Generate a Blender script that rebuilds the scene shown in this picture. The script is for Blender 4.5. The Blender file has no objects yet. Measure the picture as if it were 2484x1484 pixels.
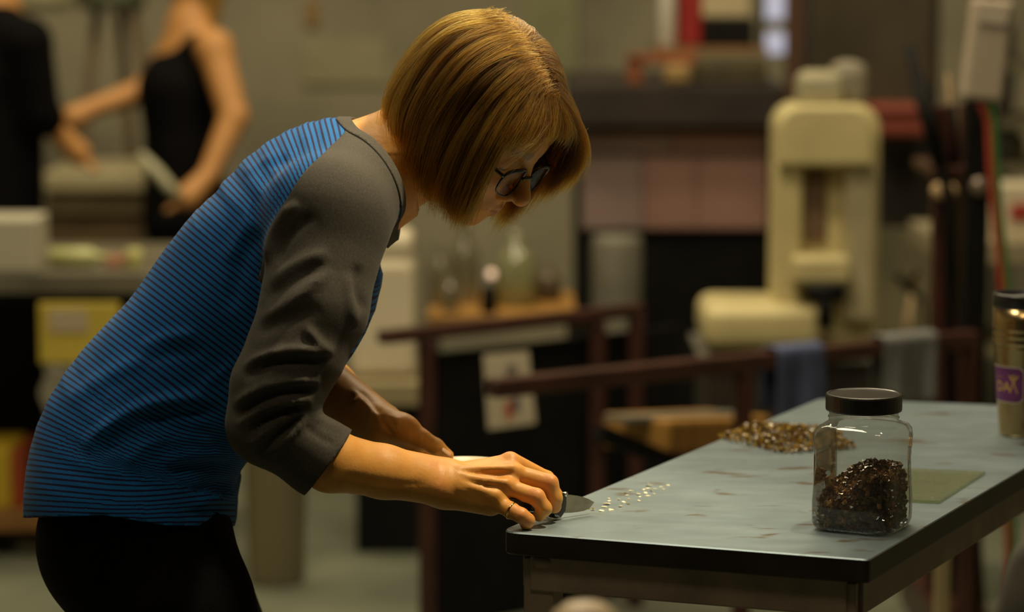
import bpy, math, random
import numpy as np
from mathutils import Vector, Matrix
random.seed(7); RNG = np.random.default_rng(7)
SC = bpy.context.scene
COL = SC.collection

# ------------------------------------------------------------------ camera
CAM = np.array([0.0, 0.0, 1.49]); PITCH = math.radians(7.2); FPX = 6900.0
cam_data = bpy.data.cameras.new('camera'); cam = bpy.data.objects.new('camera', cam_data)
COL.objects.link(cam); cam.location = CAM.tolist(); cam.rotation_euler = (math.pi/2 - PITCH, 0, 0)
cam_data.sensor_width = 36.0; cam_data.lens = 100.0; cam_data.clip_end = 100
cam_data.dof.use_dof = True; cam_data.dof.focus_distance = 3.16; cam_data.dof.aperture_fstop = 3.1
SC.camera = cam
# ------------------------------------------------------------------ world, ceiling lights, added lamps, exposure
world = bpy.data.worlds.new('world'); SC.world = world; world.use_nodes = True
bgn = world.node_tree.nodes['Background']; bgn.inputs[0].default_value = (0.95, 0.90, 0.62, 1); bgn.inputs[1].default_value = 0.005
def area(name, loc, target, sx, sy, power, color):
    l = bpy.data.lights.new(name, 'AREA'); l.shape = 'RECTANGLE'; l.size = sx; l.size_y = sy
    l.energy = power; l.color = color
    o = bpy.data.objects.new(name, l); COL.objects.link(o); o.location = loc
    o.rotation_euler = (Vector(target) - Vector(loc)).to_track_quat('-Z', 'Y').to_euler()
    return o
WARM = (1.0, 0.80, 0.48)
area('ceiling_lamp_behind_table', (0.25, 5.3, 3.3), (-0.05, 3.3, 0.95), 1.2, 0.35, 26, (1.0, 0.84, 0.56))
area('ceiling_lamp_overhead', (-0.65, 3.35, 3.9), (-0.35, 3.25, 0.9), 1.2, 0.5, 44, (1.0, 0.86, 0.60))
area('fill_lamp_near_camera', (0.1, 1.3, 4.3), (0.0, 3.2, 0.9), 1.2, 0.4, 19, WARM)  # unseen fill added to lift her sleeve and torso
area('fill_lamp_mid', (-0.2, 4.9, 4.2), (0.1, 7.4, 0.7), 1.4, 0.4, 44, (1.0, 0.84, 0.54))  # added lamp without a fixture, brightens the fronts of background objects
area('ceiling_lamp_back', (-0.9, 7.4, 4.2), (-0.9, 7.4, 0), 1.4, 0.5, 74, (1.0, 0.84, 0.54))
area('ceiling_lamp_back_right', (1.4, 6.3, 4.2), (1.3, 6.9, 0), 1.4, 0.5, 42, (1.0, 0.84, 0.54))
sp_ = bpy.data.lights.new('added_work_spot', 'SPOT'); sp_.energy = 212; sp_.color = (1.0, 0.82, 0.50); sp_.spot_size = math.radians(35); sp_.spot_blend = .9; sp_.shadow_soft_size = .06  # added spot, no such fixture seen; brightens her arms and the near table
spo = bpy.data.objects.new('added_work_spot', sp_); COL.objects.link(spo); spo.location = (0.75, 3.2, 2.75); spo.rotation_euler = (Vector((-.13, 3.17, .95))-spo.location).to_track_quat('-Z', 'Y').to_euler()
SC.view_settings.view_transform = 'Standard'; SC.view_settings.look = 'None'
SC.view_settings.gamma = 1.0; SC.view_settings.use_curve_mapping = False
SC.view_settings.exposure = 0.0

# ------------------------------------------------------------------ helpers
_f = np.array([0, math.cos(PITCH), -math.sin(PITCH)]); _u = np.array([0, math.sin(PITCH), math.cos(PITCH)]); _x = np.array([1.0, 0, 0])
def U(px, py, Y):
    """place on the line of sight through photo point (px,py), at distance Y into the room"""
    d = _f + (px-1242)/FPX*_x + (742-py)/FPX*_u
    return CAM + d*(Y/d[1])
def UZ(px, py, z):
    d = _f + (px-1242)/FPX*_x + (742-py)/FPX*_u
    return CAM + d*((z-CAM[2])/d[2])
def PX(p):
    v = p - CAM; dep = v@_f
    return 1242+FPX*(v@_x)/dep, 742-FPX*(v@_u)/dep
def put(o, label=None, cat=None, group=None, kind=None):
    if label: o['label'] = label
    if cat: o['category'] = cat
    if group: o['group'] = group
    if kind: o['kind'] = kind
    return o
def empty(name, loc, label=None, cat=None, group=None, kind=None, rz=0):
    o = bpy.data.objects.new(name, None); COL.objects.link(o); o.location = [float(c) for c in loc]
    o.rotation_euler = (0, 0, rz); o.empty_display_size = 0.05
    return put(o, label, cat, group, kind)
def mesh(name, V, F, mat, parent=None, smooth=False, bevel=0, seg=2):
    """V in world space unless parent (then in the parent's frame shifted by its location)"""
    me = bpy.data.meshes.new(name)
    V = np.asarray(V, float)
    me.from_pydata(V.tolist(), [], [list(map(int, f)) for f in F]); me.update()
    if smooth: me.polygons.foreach_set('use_smooth', np.ones(len(me.polygons), bool))
    if mat: me.materials.append(mat)
    o = bpy.data.objects.new(name, me); COL.objects.link(o)
    if parent is not None: attach(o, parent)
    if bevel:
        b = o.modifiers.new('bevel', 'BEVEL'); b.width = bevel; b.segments = seg; b.limit_method = 'ANGLE'
    return o
def world_of(o):
    m = Matrix.LocRotScale(o.location, o.rotation_euler, o.scale)
    return m if o.parent is None else world_of(o.parent) @ o.matrix_parent_inverse @ m
def attach(o, parent):
    """parent keeping world placement (parents are unscaled, unrotated unless noted)"""
    o.parent = parent; o.matrix_parent_inverse = world_of(parent).inverted()
    return o
def recenter(o):
    """move the mesh origin to its lowest centre"""
    n = len(o.data.vertices); a = np.empty(n*3); o.data.vertices.foreach_get('co', a); a = a.reshape(-1, 3)
    c = (a.min(0)+a.max(0))/2; c[2] = a[:, 2].min()
    o.data.vertices.foreach_set('co', (a-c).ravel()); o.location = c.tolist(); o.data.update()
    return o
def g_box(c, s, rz=0):
    c = np.asarray(c, float); s = np.asarray(s, float)/2
    V = np.array([[x, y, z] for z in (-1, 1) for y in (-1, 1) for x in (-1, 1)])*s
    if rz:
        k, q = math.cos(rz), math.sin(rz); V = np.c_[V[:, 0]*k-V[:, 1]*q, V[:, 0]*q+V[:, 1]*k, V[:, 2]]
    return V+c, [(0, 2, 3, 1), (4, 5, 7, 6), (0, 1, 5, 4), (1, 3, 7, 5), (3, 2, 6, 7), (2, 0, 4, 6)]
def g_bar(a, b, w, h, up=(0, 0, 1)):
    a = np.asarray(a, float); b = np.asarray(b, float); d = (b-a)/np.linalg.norm(b-a)
    s = np.cross(d, up); s /= np.linalg.norm(s); t = np.cross(s, d)
    V = [p+s*i*w/2+t*j*h/2 for p in (a, b) for i, j in ((-1, -1), (1, -1), (1, 1), (-1, 1))]
    return np.array(V), [(0, 1, 2, 3), (7, 6, 5, 4), (0, 4, 5, 1), (1, 5, 6, 2), (2, 6, 7, 3), (3, 7, 4, 0)]
def g_lathe(prof, c, n=32, axis='z'):
    V = []; F = []
    for r, h in prof:
        for i in range(n):
            t = 2*math.pi*i/n; V.append((r*math.cos(t), r*math.sin(t), h))
    V = np.array(V)
    m = len(prof)
    for j in range(m-1):
        for i in range(n):
            k = (i+1) % n; F.append((j*n+i, j*n+k, (j+1)*n+k, (j+1)*n+i))
    F.append(tuple(range(n))[::-1]); F.append(tuple((m-1)*n+i for i in range(n)))
    if axis == 'y': V = V[:, [0, 2, 1]]*np.array([1, 1, -1])
    if axis == 'x': V = V[:, [2, 0, 1]]
    return V+np.asarray(c, float), F
def g_tube(pts, r, n=10, closed=False):
    P = np.asarray(pts, float); m = len(P); rr = np.full(m, r) if np.isscalar(r) else np.asarray(r)
    T = np.gradient(P, axis=0)
    if closed: T = np.roll(P, -1, 0)-np.roll(P, 1, 0)
    T /= np.linalg.norm(T, axis=1)[:, None]+1e-12
    a = np.array([0, 0, 1.0]) if abs(T[0][2]) < .9 else np.array([1.0, 0, 0])
    V = []; s = np.cross(T[0], a); s /= np.linalg.norm(s)
    for i in range(m):
        s = s-T[i]*(s@T[i]); s /= np.linalg.norm(s); t = np.cross(T[i], s)
        for k in range(n):
            w = 2*math.pi*k/n; V.append(P[i]+rr[i]*(math.cos(w)*s+math.sin(w)*t))
    F = []
    for i in range(m if closed else m-1):
        for k in range(n):
            q = (k+1) % n; j = (i+1) % m; F.append((i*n+k, i*n+q, j*n+q, j*n+k))
    if not closed: F.append(tuple(range(n))[::-1]); F.append(tuple((m-1)*n+k for k in range(n)))
    return np.array(V), F
def join(*gs):
    V = []; F = []; o = 0
    for v, f in gs:
        V.append(np.asarray(v)); F += [tuple(i+o for i in q) for q in f]; o += len(v)
    return np.concatenate(V), F
def crom(P, n):
    """Catmull-Rom through control rows P, n samples per span"""
    P = np.asarray(P, float); Q = np.vstack([2*P[0]-P[1], P, 2*P[-1]-P[-2]]); out = []
    for i in range(1, len(Q)-2):
        for k in range(n):
            t = k/n
            out.append(.5*((2*Q[i])+(-Q[i-1]+Q[i+1])*t+(2*Q[i-1]-5*Q[i]+4*Q[i+1]-Q[i+2])*t*t+(-Q[i-1]+3*Q[i]-3*Q[i+1]+Q[i+2])*t**3))
    out.append(P[-1]); return np.array(out)

# ------------------------------------------------------------------ materials
MATS = {}
def M(name, col, rough=.6, metal=0.0, var=0.0, scale=8.0, bump=0.0, bscale=60.0, spec=.5, sheen=0.0, emit=None, coat=0.0, stretch=(1, 1, 1), col2=None):
    if name in MATS: return MATS[name]
    m = bpy.data.materials.new(name); m.use_nodes = True; nt = m.node_tree; b = nt.nodes['Principled BSDF']
    b.inputs['Roughness'].default_value = rough; b.inputs['Metallic'].default_value = metal
    b.inputs['Specular IOR Level'].default_value = spec
    b.inputs['Base Color'].default_value = (*col, 1)
    if sheen: b.inputs['Sheen Weight'].default_value = sheen
    if coat: b.inputs['Coat Weight'].default_value = coat
    tc = nt.nodes.new('ShaderNodeTexCoord'); mp = nt.nodes.new('ShaderNodeMapping'); mp.inputs['Scale'].default_value = stretch
    nt.links.new(tc.outputs['Object'], mp.inputs[0])
    if var or col2:
        n = nt.nodes.new('ShaderNodeTexNoise'); n.inputs['Scale'].default_value = scale; n.inputs['Detail'].default_value = 5
        nt.links.new(mp.outputs[0], n.inputs['Vector'])
        r = nt.nodes.new('ShaderNodeValToRGB'); r.color_ramp.elements[0].position = .32; r.color_ramp.elements[1].position = .68
        c2 = col2 if col2 else tuple(min(1, c*(1+var)) for c in col)
        c1 = tuple(c*(1-var) for c in col) if not col2 else col
        r.color_ramp.elements[0].color = (*c1, 1); r.color_ramp.elements[1].color = (*c2, 1)
        nt.links.new(n.outputs['Fac'], r.inputs[0]); nt.links.new(r.outputs[0], b.inputs['Base Color'])
    if bump:
        n = nt.nodes.new('ShaderNodeTexNoise'); n.inputs['Scale'].default_value = bscale; n.inputs['Detail'].default_value = 4
        nt.links.new(mp.outputs[0], n.inputs['Vector'])
        bm = nt.nodes.new('ShaderNodeBump'); bm.inputs['Strength'].default_value = bump; bm.inputs['Distance'].default_value = .004
        nt.links.new(n.outputs['Fac'], bm.inputs['Height']); nt.links.new(bm.outputs[0], b.inputs['Normal'])
    if emit:
        b.inputs['Emission Color'].default_value = (*emit[:3], 1); b.inputs['Emission Strength'].default_value = emit[3]
    MATS[name] = m; return m
def clear_mat(name, tint, gloss=.12, rough=.03, bump=0, bscale=200, body=0.0, bodycol=(1, 1, 1), fres=.7):
    """thin clear plastic or glass: transparent plus a fresnel gloss"""
    if name in MATS: return MATS[name]
    m = bpy.data.materials.new(name); m.use_nodes = True; nt = m.node_tree; nt.nodes.clear()
    out = nt.nodes.new('ShaderNodeOutputMaterial'); tr = nt.nodes.new('ShaderNodeBsdfTransparent'); tr.inputs[0].default_value = (*tint, 1)
    gl = nt.nodes.new('ShaderNodeBsdfGlossy'); gl.inputs['Roughness'].default_value = rough
    lw = nt.nodes.new('ShaderNodeLayerWeight'); lw.inputs[0].default_value = .25
    ma = nt.nodes.new('ShaderNodeMath'); ma.operation = 'MULTIPLY_ADD'; ma.inputs[1].default_value = fres; ma.inputs[2].default_value = gloss*.5; ma.use_clamp = True
    nt.links.new(lw.outputs['Fresnel'], ma.inputs[0])
    mx = nt.nodes.new('ShaderNodeMixShader'); nt.links.new(ma.outputs[0], mx.inputs[0]); nt.links.new(gl.outputs[0], mx.inputs[2])
    if body:
        df = nt.nodes.new('ShaderNodeBsdfDiffuse'); df.inputs[0].default_value = (*bodycol, 1)
        m2 = nt.nodes.new('ShaderNodeMixShader'); m2.inputs[0].default_value = body
        nt.links.new(tr.outputs[0], m2.inputs[1]); nt.links.new(df.outputs[0], m2.inputs[2]); nt.links.new(m2.outputs[0], mx.inputs[1])
    else: nt.links.new(tr.outputs[0], mx.inputs[1])
    if bump:
        tc = nt.nodes.new('ShaderNodeTexCoord'); n = nt.nodes.new('ShaderNodeTexNoise'); n.inputs['Scale'].default_value = bscale; n.inputs['Detail'].default_value = 3
        bm = nt.nodes.new('ShaderNodeBump'); bm.inputs['Strength'].default_value = bump; bm.inputs['Distance'].default_value = .003
        nt.links.new(tc.outputs['Object'], n.inputs['Vector']); nt.links.new(n.outputs['Fac'], bm.inputs['Height'])
        nt.links.new(bm.outputs[0], gl.inputs['Normal'])
        if body: nt.links.new(bm.outputs[0], df.inputs['Normal'])
    nt.links.new(mx.outputs[0], out.inputs[0]); MATS[name] = m; return m

# ------------------------------------------------------------------ implicit surfaces (numpy) for bodies and clothing
def smin(a, b, k):
    h = np.maximum(k-np.abs(a-b), 0)/k
    return np.minimum(a, b)-h*h*k*.25
def smax(a, b, k): return -smin(-a, -b, k)
def cone(p, a, b, r1, r2):
    a = np.asarray(a, p.dtype); b = np.asarray(b, p.dtype); ba = b-a; pa = p-a
    t = np.clip(pa@(ba/(ba@ba)), 0, 1); q = pa-t[:, None]*ba
    return np.sqrt(np.einsum('ij,ij->i', q, q))-(r1+(r2-r1)*t)
def chain(p, pts, rs, k):
    d = cone(p, pts[0], pts[1], rs[0], rs[1])
    for i in range(1, len(pts)-1): d = smin(d, cone(p, pts[i], pts[i+1], rs[i], rs[i+1]), k)
    return d
def ball(p, c, r): return np.linalg.norm(p-np.asarray(c, p.dtype), axis=1)-r
def ell(p, c, r):
    q = p-np.asarray(c, p.dtype); r = np.asarray(r, p.dtype); k0 = np.linalg.norm(q/r, axis=1); k1 = np.linalg.norm(q/(r*r), axis=1)
    return k0*(k0-1)/np.maximum(k1, 1e-9)
def culled(f, pts, margin):
    """evaluate f only near the bounding box of pts (+margin); elsewhere a safe large distance"""
    lo = np.min(pts, 0)-margin; hi = np.max(pts, 0)+margin
    def g(p):
        lo_, hi_ = lo.astype(p.dtype), hi.astype(p.dtype)
        q = np.maximum(np.maximum(lo_-p, p-hi_), 0); d = np.linalg.norm(q, axis=1)+.02
        m = (d <= .0200001)
        if m.any(): d[m] = f(p[m])
        return d
    return g
def polygonise(sdf, lo, hi, h, newton=2, lip=1.35):
    """sparse surface nets; returns vertices and quads"""
    B = 8; lo = np.asarray(lo, float); nb = np.ceil((np.asarray(hi)-lo)/(h*B)).astype(int)+1
    bi = np.stack(np.meshgrid(*[np.arange(n) for n in nb], indexing='ij'), -1).reshape(-1, 3)
    cd = np.concatenate([sdf(lo+(c+.5)*h*B) for c in np.array_split(bi, max(1, len(bi)//200000))])
    bi = bi[np.abs(cd) < h*B*.87*lip]
    NG = (nb+1)*B+2
    def key(ijk): return (ijk[..., 0].astype(np.int64)*NG[1]+ijk[..., 1])*NG[2]+ijk[..., 2]
    loc9 = np.stack(np.meshgrid(*[np.arange(B+1)]*3, indexing='ij'), -1).reshape(-1, 3)
    loc8 = np.stack(np.meshgrid(*[np.arange(B)]*3, indexing='ij'), -1).reshape(-1, 3)
    keys = []; vpos = []; E = []
    for ch in np.array_split(bi, max(1, len(bi)//400)):
        if not len(ch): continue
        G = ch[:, None, :]*B+loc9[None]
        D = sdf((lo+G.reshape(-1, 3)*h).astype(np.float32)).reshape(len(ch), B+1, B+1, B+1)
        S = D < 0
        cnt = np.zeros((len(ch), B, B, B), int); acc = np.zeros((len(ch), B, B, B, 3)); ne = np.zeros((len(ch), B, B, B))
        for dx in (0, 1):
            for dy in (0, 1):
                for dz in (0, 1): cnt += S[:, dx:B+dx, dy:B+dy, dz:B+dz]
        act = (cnt > 0) & (cnt < 8)
        for ax in range(3):
            o = [a for a in range(3) if a != ax]
            for e1 in (0, 1):
                for e2 in (0, 1):
                    s0 = [0, 0, 0]; s0[o[0]] = e1; s0[o[1]] = e2; s1 = list(s0); s1[ax] = 1
                    a = D[:, s0[0]:B+s0[0], s0[1]:B+s0[1], s0[2]:B+s0[2]]; b = D[:, s1[0]:B+s1[0], s1[1]:B+s1[1], s1[2]:B+s1[2]]
                    c = (a < 0) != (b < 0); t = np.where(c, a/np.where(c, a-b, 1), 0)
                    pos = np.zeros(acc.shape); pos[..., o[0]] = e1; pos[..., o[1]] = e2; pos[..., ax] = t
                    acc += pos*c[..., None]; ne += c
        n, i, j, k = np.nonzero(act); cell = ch[n]*B+np.stack([i, j, k], -1)
        keys.append(key(cell)); vpos.append(lo+(cell+acc[n, i, j, k]/np.maximum(ne[n, i, j, k], 1)[:, None])*h)
        for ax in range(3):
            a = S[:, :B, :B, :B]; sl = [slice(0, B)]*3; sl[ax] = slice(1, B+1); b = S[(slice(None), *sl)]
            n, i, j, k = np.nonzero(a != b)
            E.append((ax, ch[n]*B+np.stack([i, j, k], -1), a[n, i, j, k]))
    keys = np.concatenate(keys); vpos = np.concatenate(vpos); od = np.argsort(keys); keys = keys[od]; V = vpos[od]
    F = []
    for ax, g, flip in E:
        if not len(g): continue
        o1, o2 = [(1, 2), (2, 0), (0, 1)][ax]; idx = []; ok = np.ones(len(g), bool)
        for e1, e2 in ((0, 0), (-1, 0), (-1, -1), (0, -1)):
            c = g.copy(); c[:, o1] += e1; c[:, o2] += e2; kk = key(c); ii = np.clip(np.searchsorted(keys, kk), 0, len(keys)-1)
            ok &= keys[ii] == kk; idx.append(ii)
        q = np.stack(idx, -1); q[~flip] = q[~flip][:, ::-1]
        F.append(q[ok])
    F = np.concatenate(F)
    e = h*.5
    for _ in range(newton):
        d = sdf(V); g = grad(sdf, V, e); s = d/np.maximum((g*g).sum(1), .15)
        V = V-np.clip(s, -h, h)[:, None]*g
    return V, F
def grad(sdf, V, e):
    return np.stack([(sdf(V+np.eye(3)[a]*e)-sdf(V-np.eye(3)[a]*e))/(2*e) for a in range(3)], -1)
def tris(F): F = np.asarray(F); return np.concatenate([F[:, [0, 1, 2]], F[:, [0, 2, 3]]])
def clip(V, T, s, attrs=()):
    """keep the part of a triangle mesh where s > 0, cutting triangles cleanly"""
    s = np.where(np.abs(s) < 1e-7, 1e-7, s); ins = s > 0; k = ins[T].sum(1)
    out = [T[k == 3]]; A = [V]+list(attrs); nv = len(V); cutmap = {}; ea = []; eb = []
    def cv(a, b):
        q = (a, b) if a < b else (b, a)
        if q not in cutmap: cutmap[q] = nv+len(ea); ea.append(q[0]); eb.append(q[1])
        return cutmap[q]
    nt = []
    for t in T[(k == 1) | (k == 2)]:
        i = ins[t]
        if i.sum() == 1:
            r = int(np.argmax(i)); a, b, c = t[r], t[(r+1) % 3], t[(r+2) % 3]; nt.append((a, cv(a, b), cv(a, c)))
        else:
            r = int(np.argmin(i)); a, b, c = t[r], t[(r+1) % 3], t[(r+2) % 3]; x, y = cv(a, b), cv(a, c)
            nt.append((x, b, c)); nt.append((x, c, y))
    if ea:
        ea = np.array(ea); eb = np.array(eb); w = (s[ea]/(s[ea]-s[eb]))
        A = [np.concatenate([a, a[ea]+(a[eb]-a[ea])*(w[:, None] if a.ndim == 2 else w)]) for a in A]
    T2 = np.concatenate([out[0], np.array(nt, int).reshape(-1, 3)]); used = np.unique(T2); re = np.full(len(A[0]), -1); re[used] = np.arange(len(used))
    return A[0][used], re[T2], [a[used] for a in A[1:]]
def polydist(x, y, P):
    """distance to a 2-D polyline and the fraction along it"""
    P = np.asarray(P, float); best = np.full(x.shape, 1e9); fr = np.zeros(x.shape); L = np.r_[0, np.cumsum(np.linalg.norm(np.diff(P, axis=0), axis=1))]
    for i in range(len(P)-1):
        d = P[i+1]-P[i]; l2 = d@d; t = np.clip(((x-P[i, 0])*d[0]+(y-P[i, 1])*d[1])/l2, 0, 1)
        q = np.hypot(x-P[i, 0]-t*d[0], y-P[i, 1]-t*d[1]); m = q < best
        best[m] = q[m]; fr[m] = ((L[i]+t*(L[i+1]-L[i]))/L[-1])[m]
    return best, fr
def fast_mesh(name, V, F, mat, parent, attrs=None, cols=None):
    me = bpy.data.meshes.new(name); F = np.asarray(F); n = F.shape[1]
    me.vertices.add(len(V)); me.vertices.foreach_set('co', np.asarray(V, np.float32).ravel())
    me.loops.add(F.size); me.loops.foreach_set('vertex_index', F.astype(np.int32).ravel())
    me.polygons.add(len(F)); me.polygons.foreach_set('loop_start', np.arange(0, F.size, n, dtype=np.int32))
    me.update(calc_edges=True); me.validate()
    me.polygons.foreach_set('use_smooth', np.ones(len(me.polygons), bool))
    for k, a in (attrs or {}).items():
        at = me.attributes.new(k, 'FLOAT', 'POINT'); at.data.foreach_set('value', np.asarray(a, np.float32))
    for k, a in (cols or {}).items():
        at = me.attributes.new(k, 'FLOAT_COLOR', 'POINT'); at.data.foreach_set('color', np.asarray(np.c_[a, np.ones(len(a))], np.float32).ravel())
    me.materials.append(mat)
    o = bpy.data.objects.new(name, me); COL.objects.link(o)
    if parent is not None: attach(o, parent)
    return o

# ------------------------------------------------------------------ the room
mat_floor = M('concrete_floor', (.125, .135, .095), .55, var=.25, scale=3, bump=.15, bscale=20)
mat_wall = M('painted_block_wall', (.30, .27, .19), .8, var=.28, scale=1.6, bump=.3, bscale=30)
mat_ceil = M('dark_ceiling', (.12, .11, .09), .9, var=.2)
XL, XR, YB, YN, ZC = -3.2, 4.2, 10.6, -1.2, 4.6
def struct(name, g, mat): return put(mesh(name, *g, mat), kind='structure')
struct('floor', g_box(((XL+XR)/2, (YB+YN)/2, -.05), (XR-XL+.4, YB-YN+.4, .1)), mat_floor)
struct('ceiling', g_box(((XL+XR)/2, (YB+YN)/2, ZC+.05), (XR-XL+.4, YB-YN+.4, .1)), mat_ceil)
wall_back = struct('wall_back', g_box(((XL+XR)/2, YB+.1, ZC/2), (XR-XL+.4, .2, ZC)), mat_wall)
struct('wall_left', g_box((XL-.1, (YB+YN)/2, ZC/2), (.2, YB-YN, ZC)), mat_wall)
struct('wall_right', g_box((XR+.1, (YB+YN)/2, ZC/2), (.2, YB-YN, ZC)), mat_wall)

# ------------------------------------------------------------------ steel marver table
ZT = .85
TA, TB, TC, TD = UZ(1212, 1288, ZT), UZ(2108, 1357, ZT), UZ(1988, 966, ZT), UZ(2728, 992, ZT)
def steel_top():
    m = bpy.data.materials.new('worn_steel_top'); m.use_nodes = True; nt = m.node_tree; b = nt.nodes['Principled BSDF']
    b.inputs['Metallic'].default_value = .55; b.inputs['Roughness'].default_value = .34
    tc = nt.nodes.new('ShaderNodeTexCoord'); mp = nt.nodes.new('ShaderNodeMapping'); mp.inputs['Rotation'].default_value = (0, 0, .36); mp.inputs['Scale'].default_value = (1, 2.0, 1)
    nt.links.new(tc.outputs['Object'], mp.inputs[0])
    def noise(s, d, dist=0):
        n = nt.nodes.new('ShaderNodeTexNoise'); n.inputs['Scale'].default_value = s; n.inputs['Detail'].default_value = d; n.inputs['Distortion'].default_value = dist
        nt.links.new(mp.outputs[0], n.inputs['Vector']); return n
    def ramp(n, p0, c0, p1, c1):
        r = nt.nodes.new('ShaderNodeValToRGB'); e = r.color_ramp.elements; e[0].position = p0; e[1].position = p1; e[0].color = c0; e[1].color = c1
        nt.links.new(n.outputs['Fac'], r.inputs[0]); return r
    base = ramp(noise(9, 10, .3), .3, (.24, .315, .36, 1), .72, (.33, .42, .47, 1))
    spot = ramp(noise(16, 3, .3), .63, (0, 0, 0, 1), .71, (1, 1, 1, 1))      # rust-brown wear marks
    mx = nt.nodes.new('ShaderNodeMix'); mx.data_type = 'RGBA'; mx.inputs[7].default_value = (.16, .115, .075, 1)
    ms = nt.nodes.new('ShaderNodeMath'); ms.operation = 'MULTIPLY'; ms.inputs[1].default_value = .85
    nt.links.new(spot.outputs[0], ms.inputs[0]); nt.links.new(ms.outputs[0], mx.inputs[0]); nt.links.new(base.outputs[0], mx.inputs[6]); nt.links.new(mx.outputs[2], b.inputs['Base Color'])
    rr = ramp(noise(24, 6), .3, (.31, .31, .31, 1), .75, (.36, .36, .36, 1)); nt.links.new(rr.outputs[0], b.inputs['Roughness'])
    bm = nt.nodes.new('ShaderNodeBump'); bm.inputs['Strength'].default_value = .03; bm.inputs['Distance'].default_value = .001
    nt.links.new(noise(160, 4).outputs['Fac'], bm.inputs['Height']); nt.links.new(bm.outputs[0], b.inputs['Normal'])
    return m
mat_steel = steel_top()
mat_edge = M('dark_oxidised_steel', (.022, .015, .010), .5, metal=.3, var=.35, scale=20)
mat_frame = M('grey_painted_steel', (.24, .19, .155), .6, metal=.05, var=.3, scale=14)
tc_ = (TA+TB+TC+TD)/4
marver = empty('marver_table', (tc_[0], tc_[1], 0), 'long dark steel marver table with a worn grey top, lit from above', 'table')
def top_plate():
    """thick plate whose upper face is worn bright, rounded at the corner by the hand"""
    cs = [TA, TB, TD, TC]; ring = []
    for i, p in enumerate(cs):
        a = cs[i-1]-p; b = cs[(i+1) % 4]-p; r = [.022, .006, .012, .012][i]
        a = a/np.linalg.norm(a)*r; b = b/np.linalg.norm(b)*r
        for k in range(7):
            t = k/6; ring.append((p+a)*(1-t)**2+2*p*t*(1-t)+(p+b)*t*t)
    R = np.array(ring); n = len(R)
    c = R.mean(0); sh = lambda d: c+(R-c)*(1-d/np.linalg.norm(R-c, axis=1)[:, None])
    rows = [(sh(.0015), 0), (R, -.0015), (R, -.024), (sh(.002), -.026)]
    V = np.concatenate([r+np.array([0, 0, dz]) for r, dz in rows]); F = [tuple(range(n))]
    for j in range(3):
        for i in range(n): F.append((j*n+i, (j+1)*n+i, (j+1)*n+(i+1) % n, j*n+(i+1) % n))
    F.append(tuple(3*n+i for i in range(n))[::-1])
    o = mesh('table_top', V, F, mat_steel, marver); o.data.materials.append(mat_edge)
    for p in o.data.polygons:
        if p.center.z < ZT-.004: p.material_index = 1
    return o
top_plate()
def lerp4(u, v, z):
    p = (TA*(1-u)+TB*u)*(1-v)+(TC*(1-u)+TD*u)*v; return np.array([p[0], p[1], z])
for (u0, v0), (u1, v1) in (((.07, .025), (.93, .025)), ((.07, .975), (.93, .975)), ((.07, .025), (.07, .975)), ((.93, .025), (.93, .975))):
    mesh('apron_rail', *g_bar(lerp4(u0, v0, ZT-.026-.021), lerp4(u1, v1, ZT-.026-.021), .03, .040), mat_frame, marver, bevel=.002)
for u in (.09, .91):
    for v in (.03, .97):
        p = lerp4(u, v, 0); mesh('leg', *g_box((p[0], p[1], (ZT-.03)/2), (.035, .035, ZT-.03), rz=-.36), mat_frame, marver, bevel=.002)
for u in (.09, .91): mesh('stretcher', *g_bar(lerp4(u, .03, .2), lerp4(u, .97, .2), .028, .03), mat_frame, marver, bevel=.002)
p = lerp4(.105, .02, ZT-.030); mesh('weld_gusset', *g_lathe([(.013, -.010), (.015, -.002), (.012, .003)], p, 16), mat_frame, marver, smooth=True)

# ------------------------------------------------------------------ shards, flakes
def shard_set(centers, sizes, flat=1.0, blunt=False):
    base = np.array([[1, 0, 0], [-1, 0, 0], [0, 1, 0], [0, -1, 0], [0, 0, 1], [0, 0, -1.]])
    fc = np.array([[0, 2, 4], [2, 1, 4], [1, 3, 4], [3, 0, 4], [2, 0, 5], [1, 2, 5], [3, 1, 5], [0, 3, 5]])
    V = []; F = []; C = []
    for i, (c, s) in enumerate(zip(centers, sizes)):
        v = base*RNG.uniform(.75, 1.15, (6, 1))+RNG.normal(0, .14, (6, 3)) if blunt else base*RNG.uniform(.5, 1.2, (6, 1))+RNG.normal(0, .2, (6, 3))
        q, _ = np.linalg.qr(RNG.normal(size=(3, 3))); v = (v@q)*s; v[:, 2] *= flat
        V.append(v+c); F.append(fc+6*i); C.append(np.full(6, RNG.random()))
    return np.concatenate(V), np.concatenate(F), np.concatenate(C)
def frit_mat(name, stops, trans=.0, coat=.5):
    m = bpy.data.materials.new(name); m.use_nodes = True; nt = m.node_tree; b = nt.nodes['Principled BSDF']
    b.inputs['Roughness'].default_value = .2; b.inputs['IOR'].default_value = 1.55; b.inputs['Coat Weight'].default_value = coat; b.inputs['Coat Roughness'].default_value = .03
    at = nt.nodes.new('ShaderNodeAttribute'); at.attribute_name = 'tone'; r = nt.nodes.new('ShaderNodeValToRGB')
    e = r.color_ramp.elements; e[0].position, e[0].color = stops[0][0], (*stops[0][1], 1); e[1].position, e[1].color = stops[-1][0], (*stops[-1][1], 1)
    for p_, c_ in stops[1:-1]: x = e.new(p_); x.color = (*c_, 1)
    nt.links.new(at.outputs['Fac'], r.inputs[0]); nt.links.new(r.outputs[0], b.inputs['Base Color'])
    b.inputs['Transmission Weight'].default_value = trans
    return m
mat_frit = frit_mat('amber_frit', [(0, (.030, .014, .002)), (.4, (.20, .095, .008)), (.75, (.52, .30, .022)), (1, (.85, .62, .14))], .2, .1)
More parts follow.
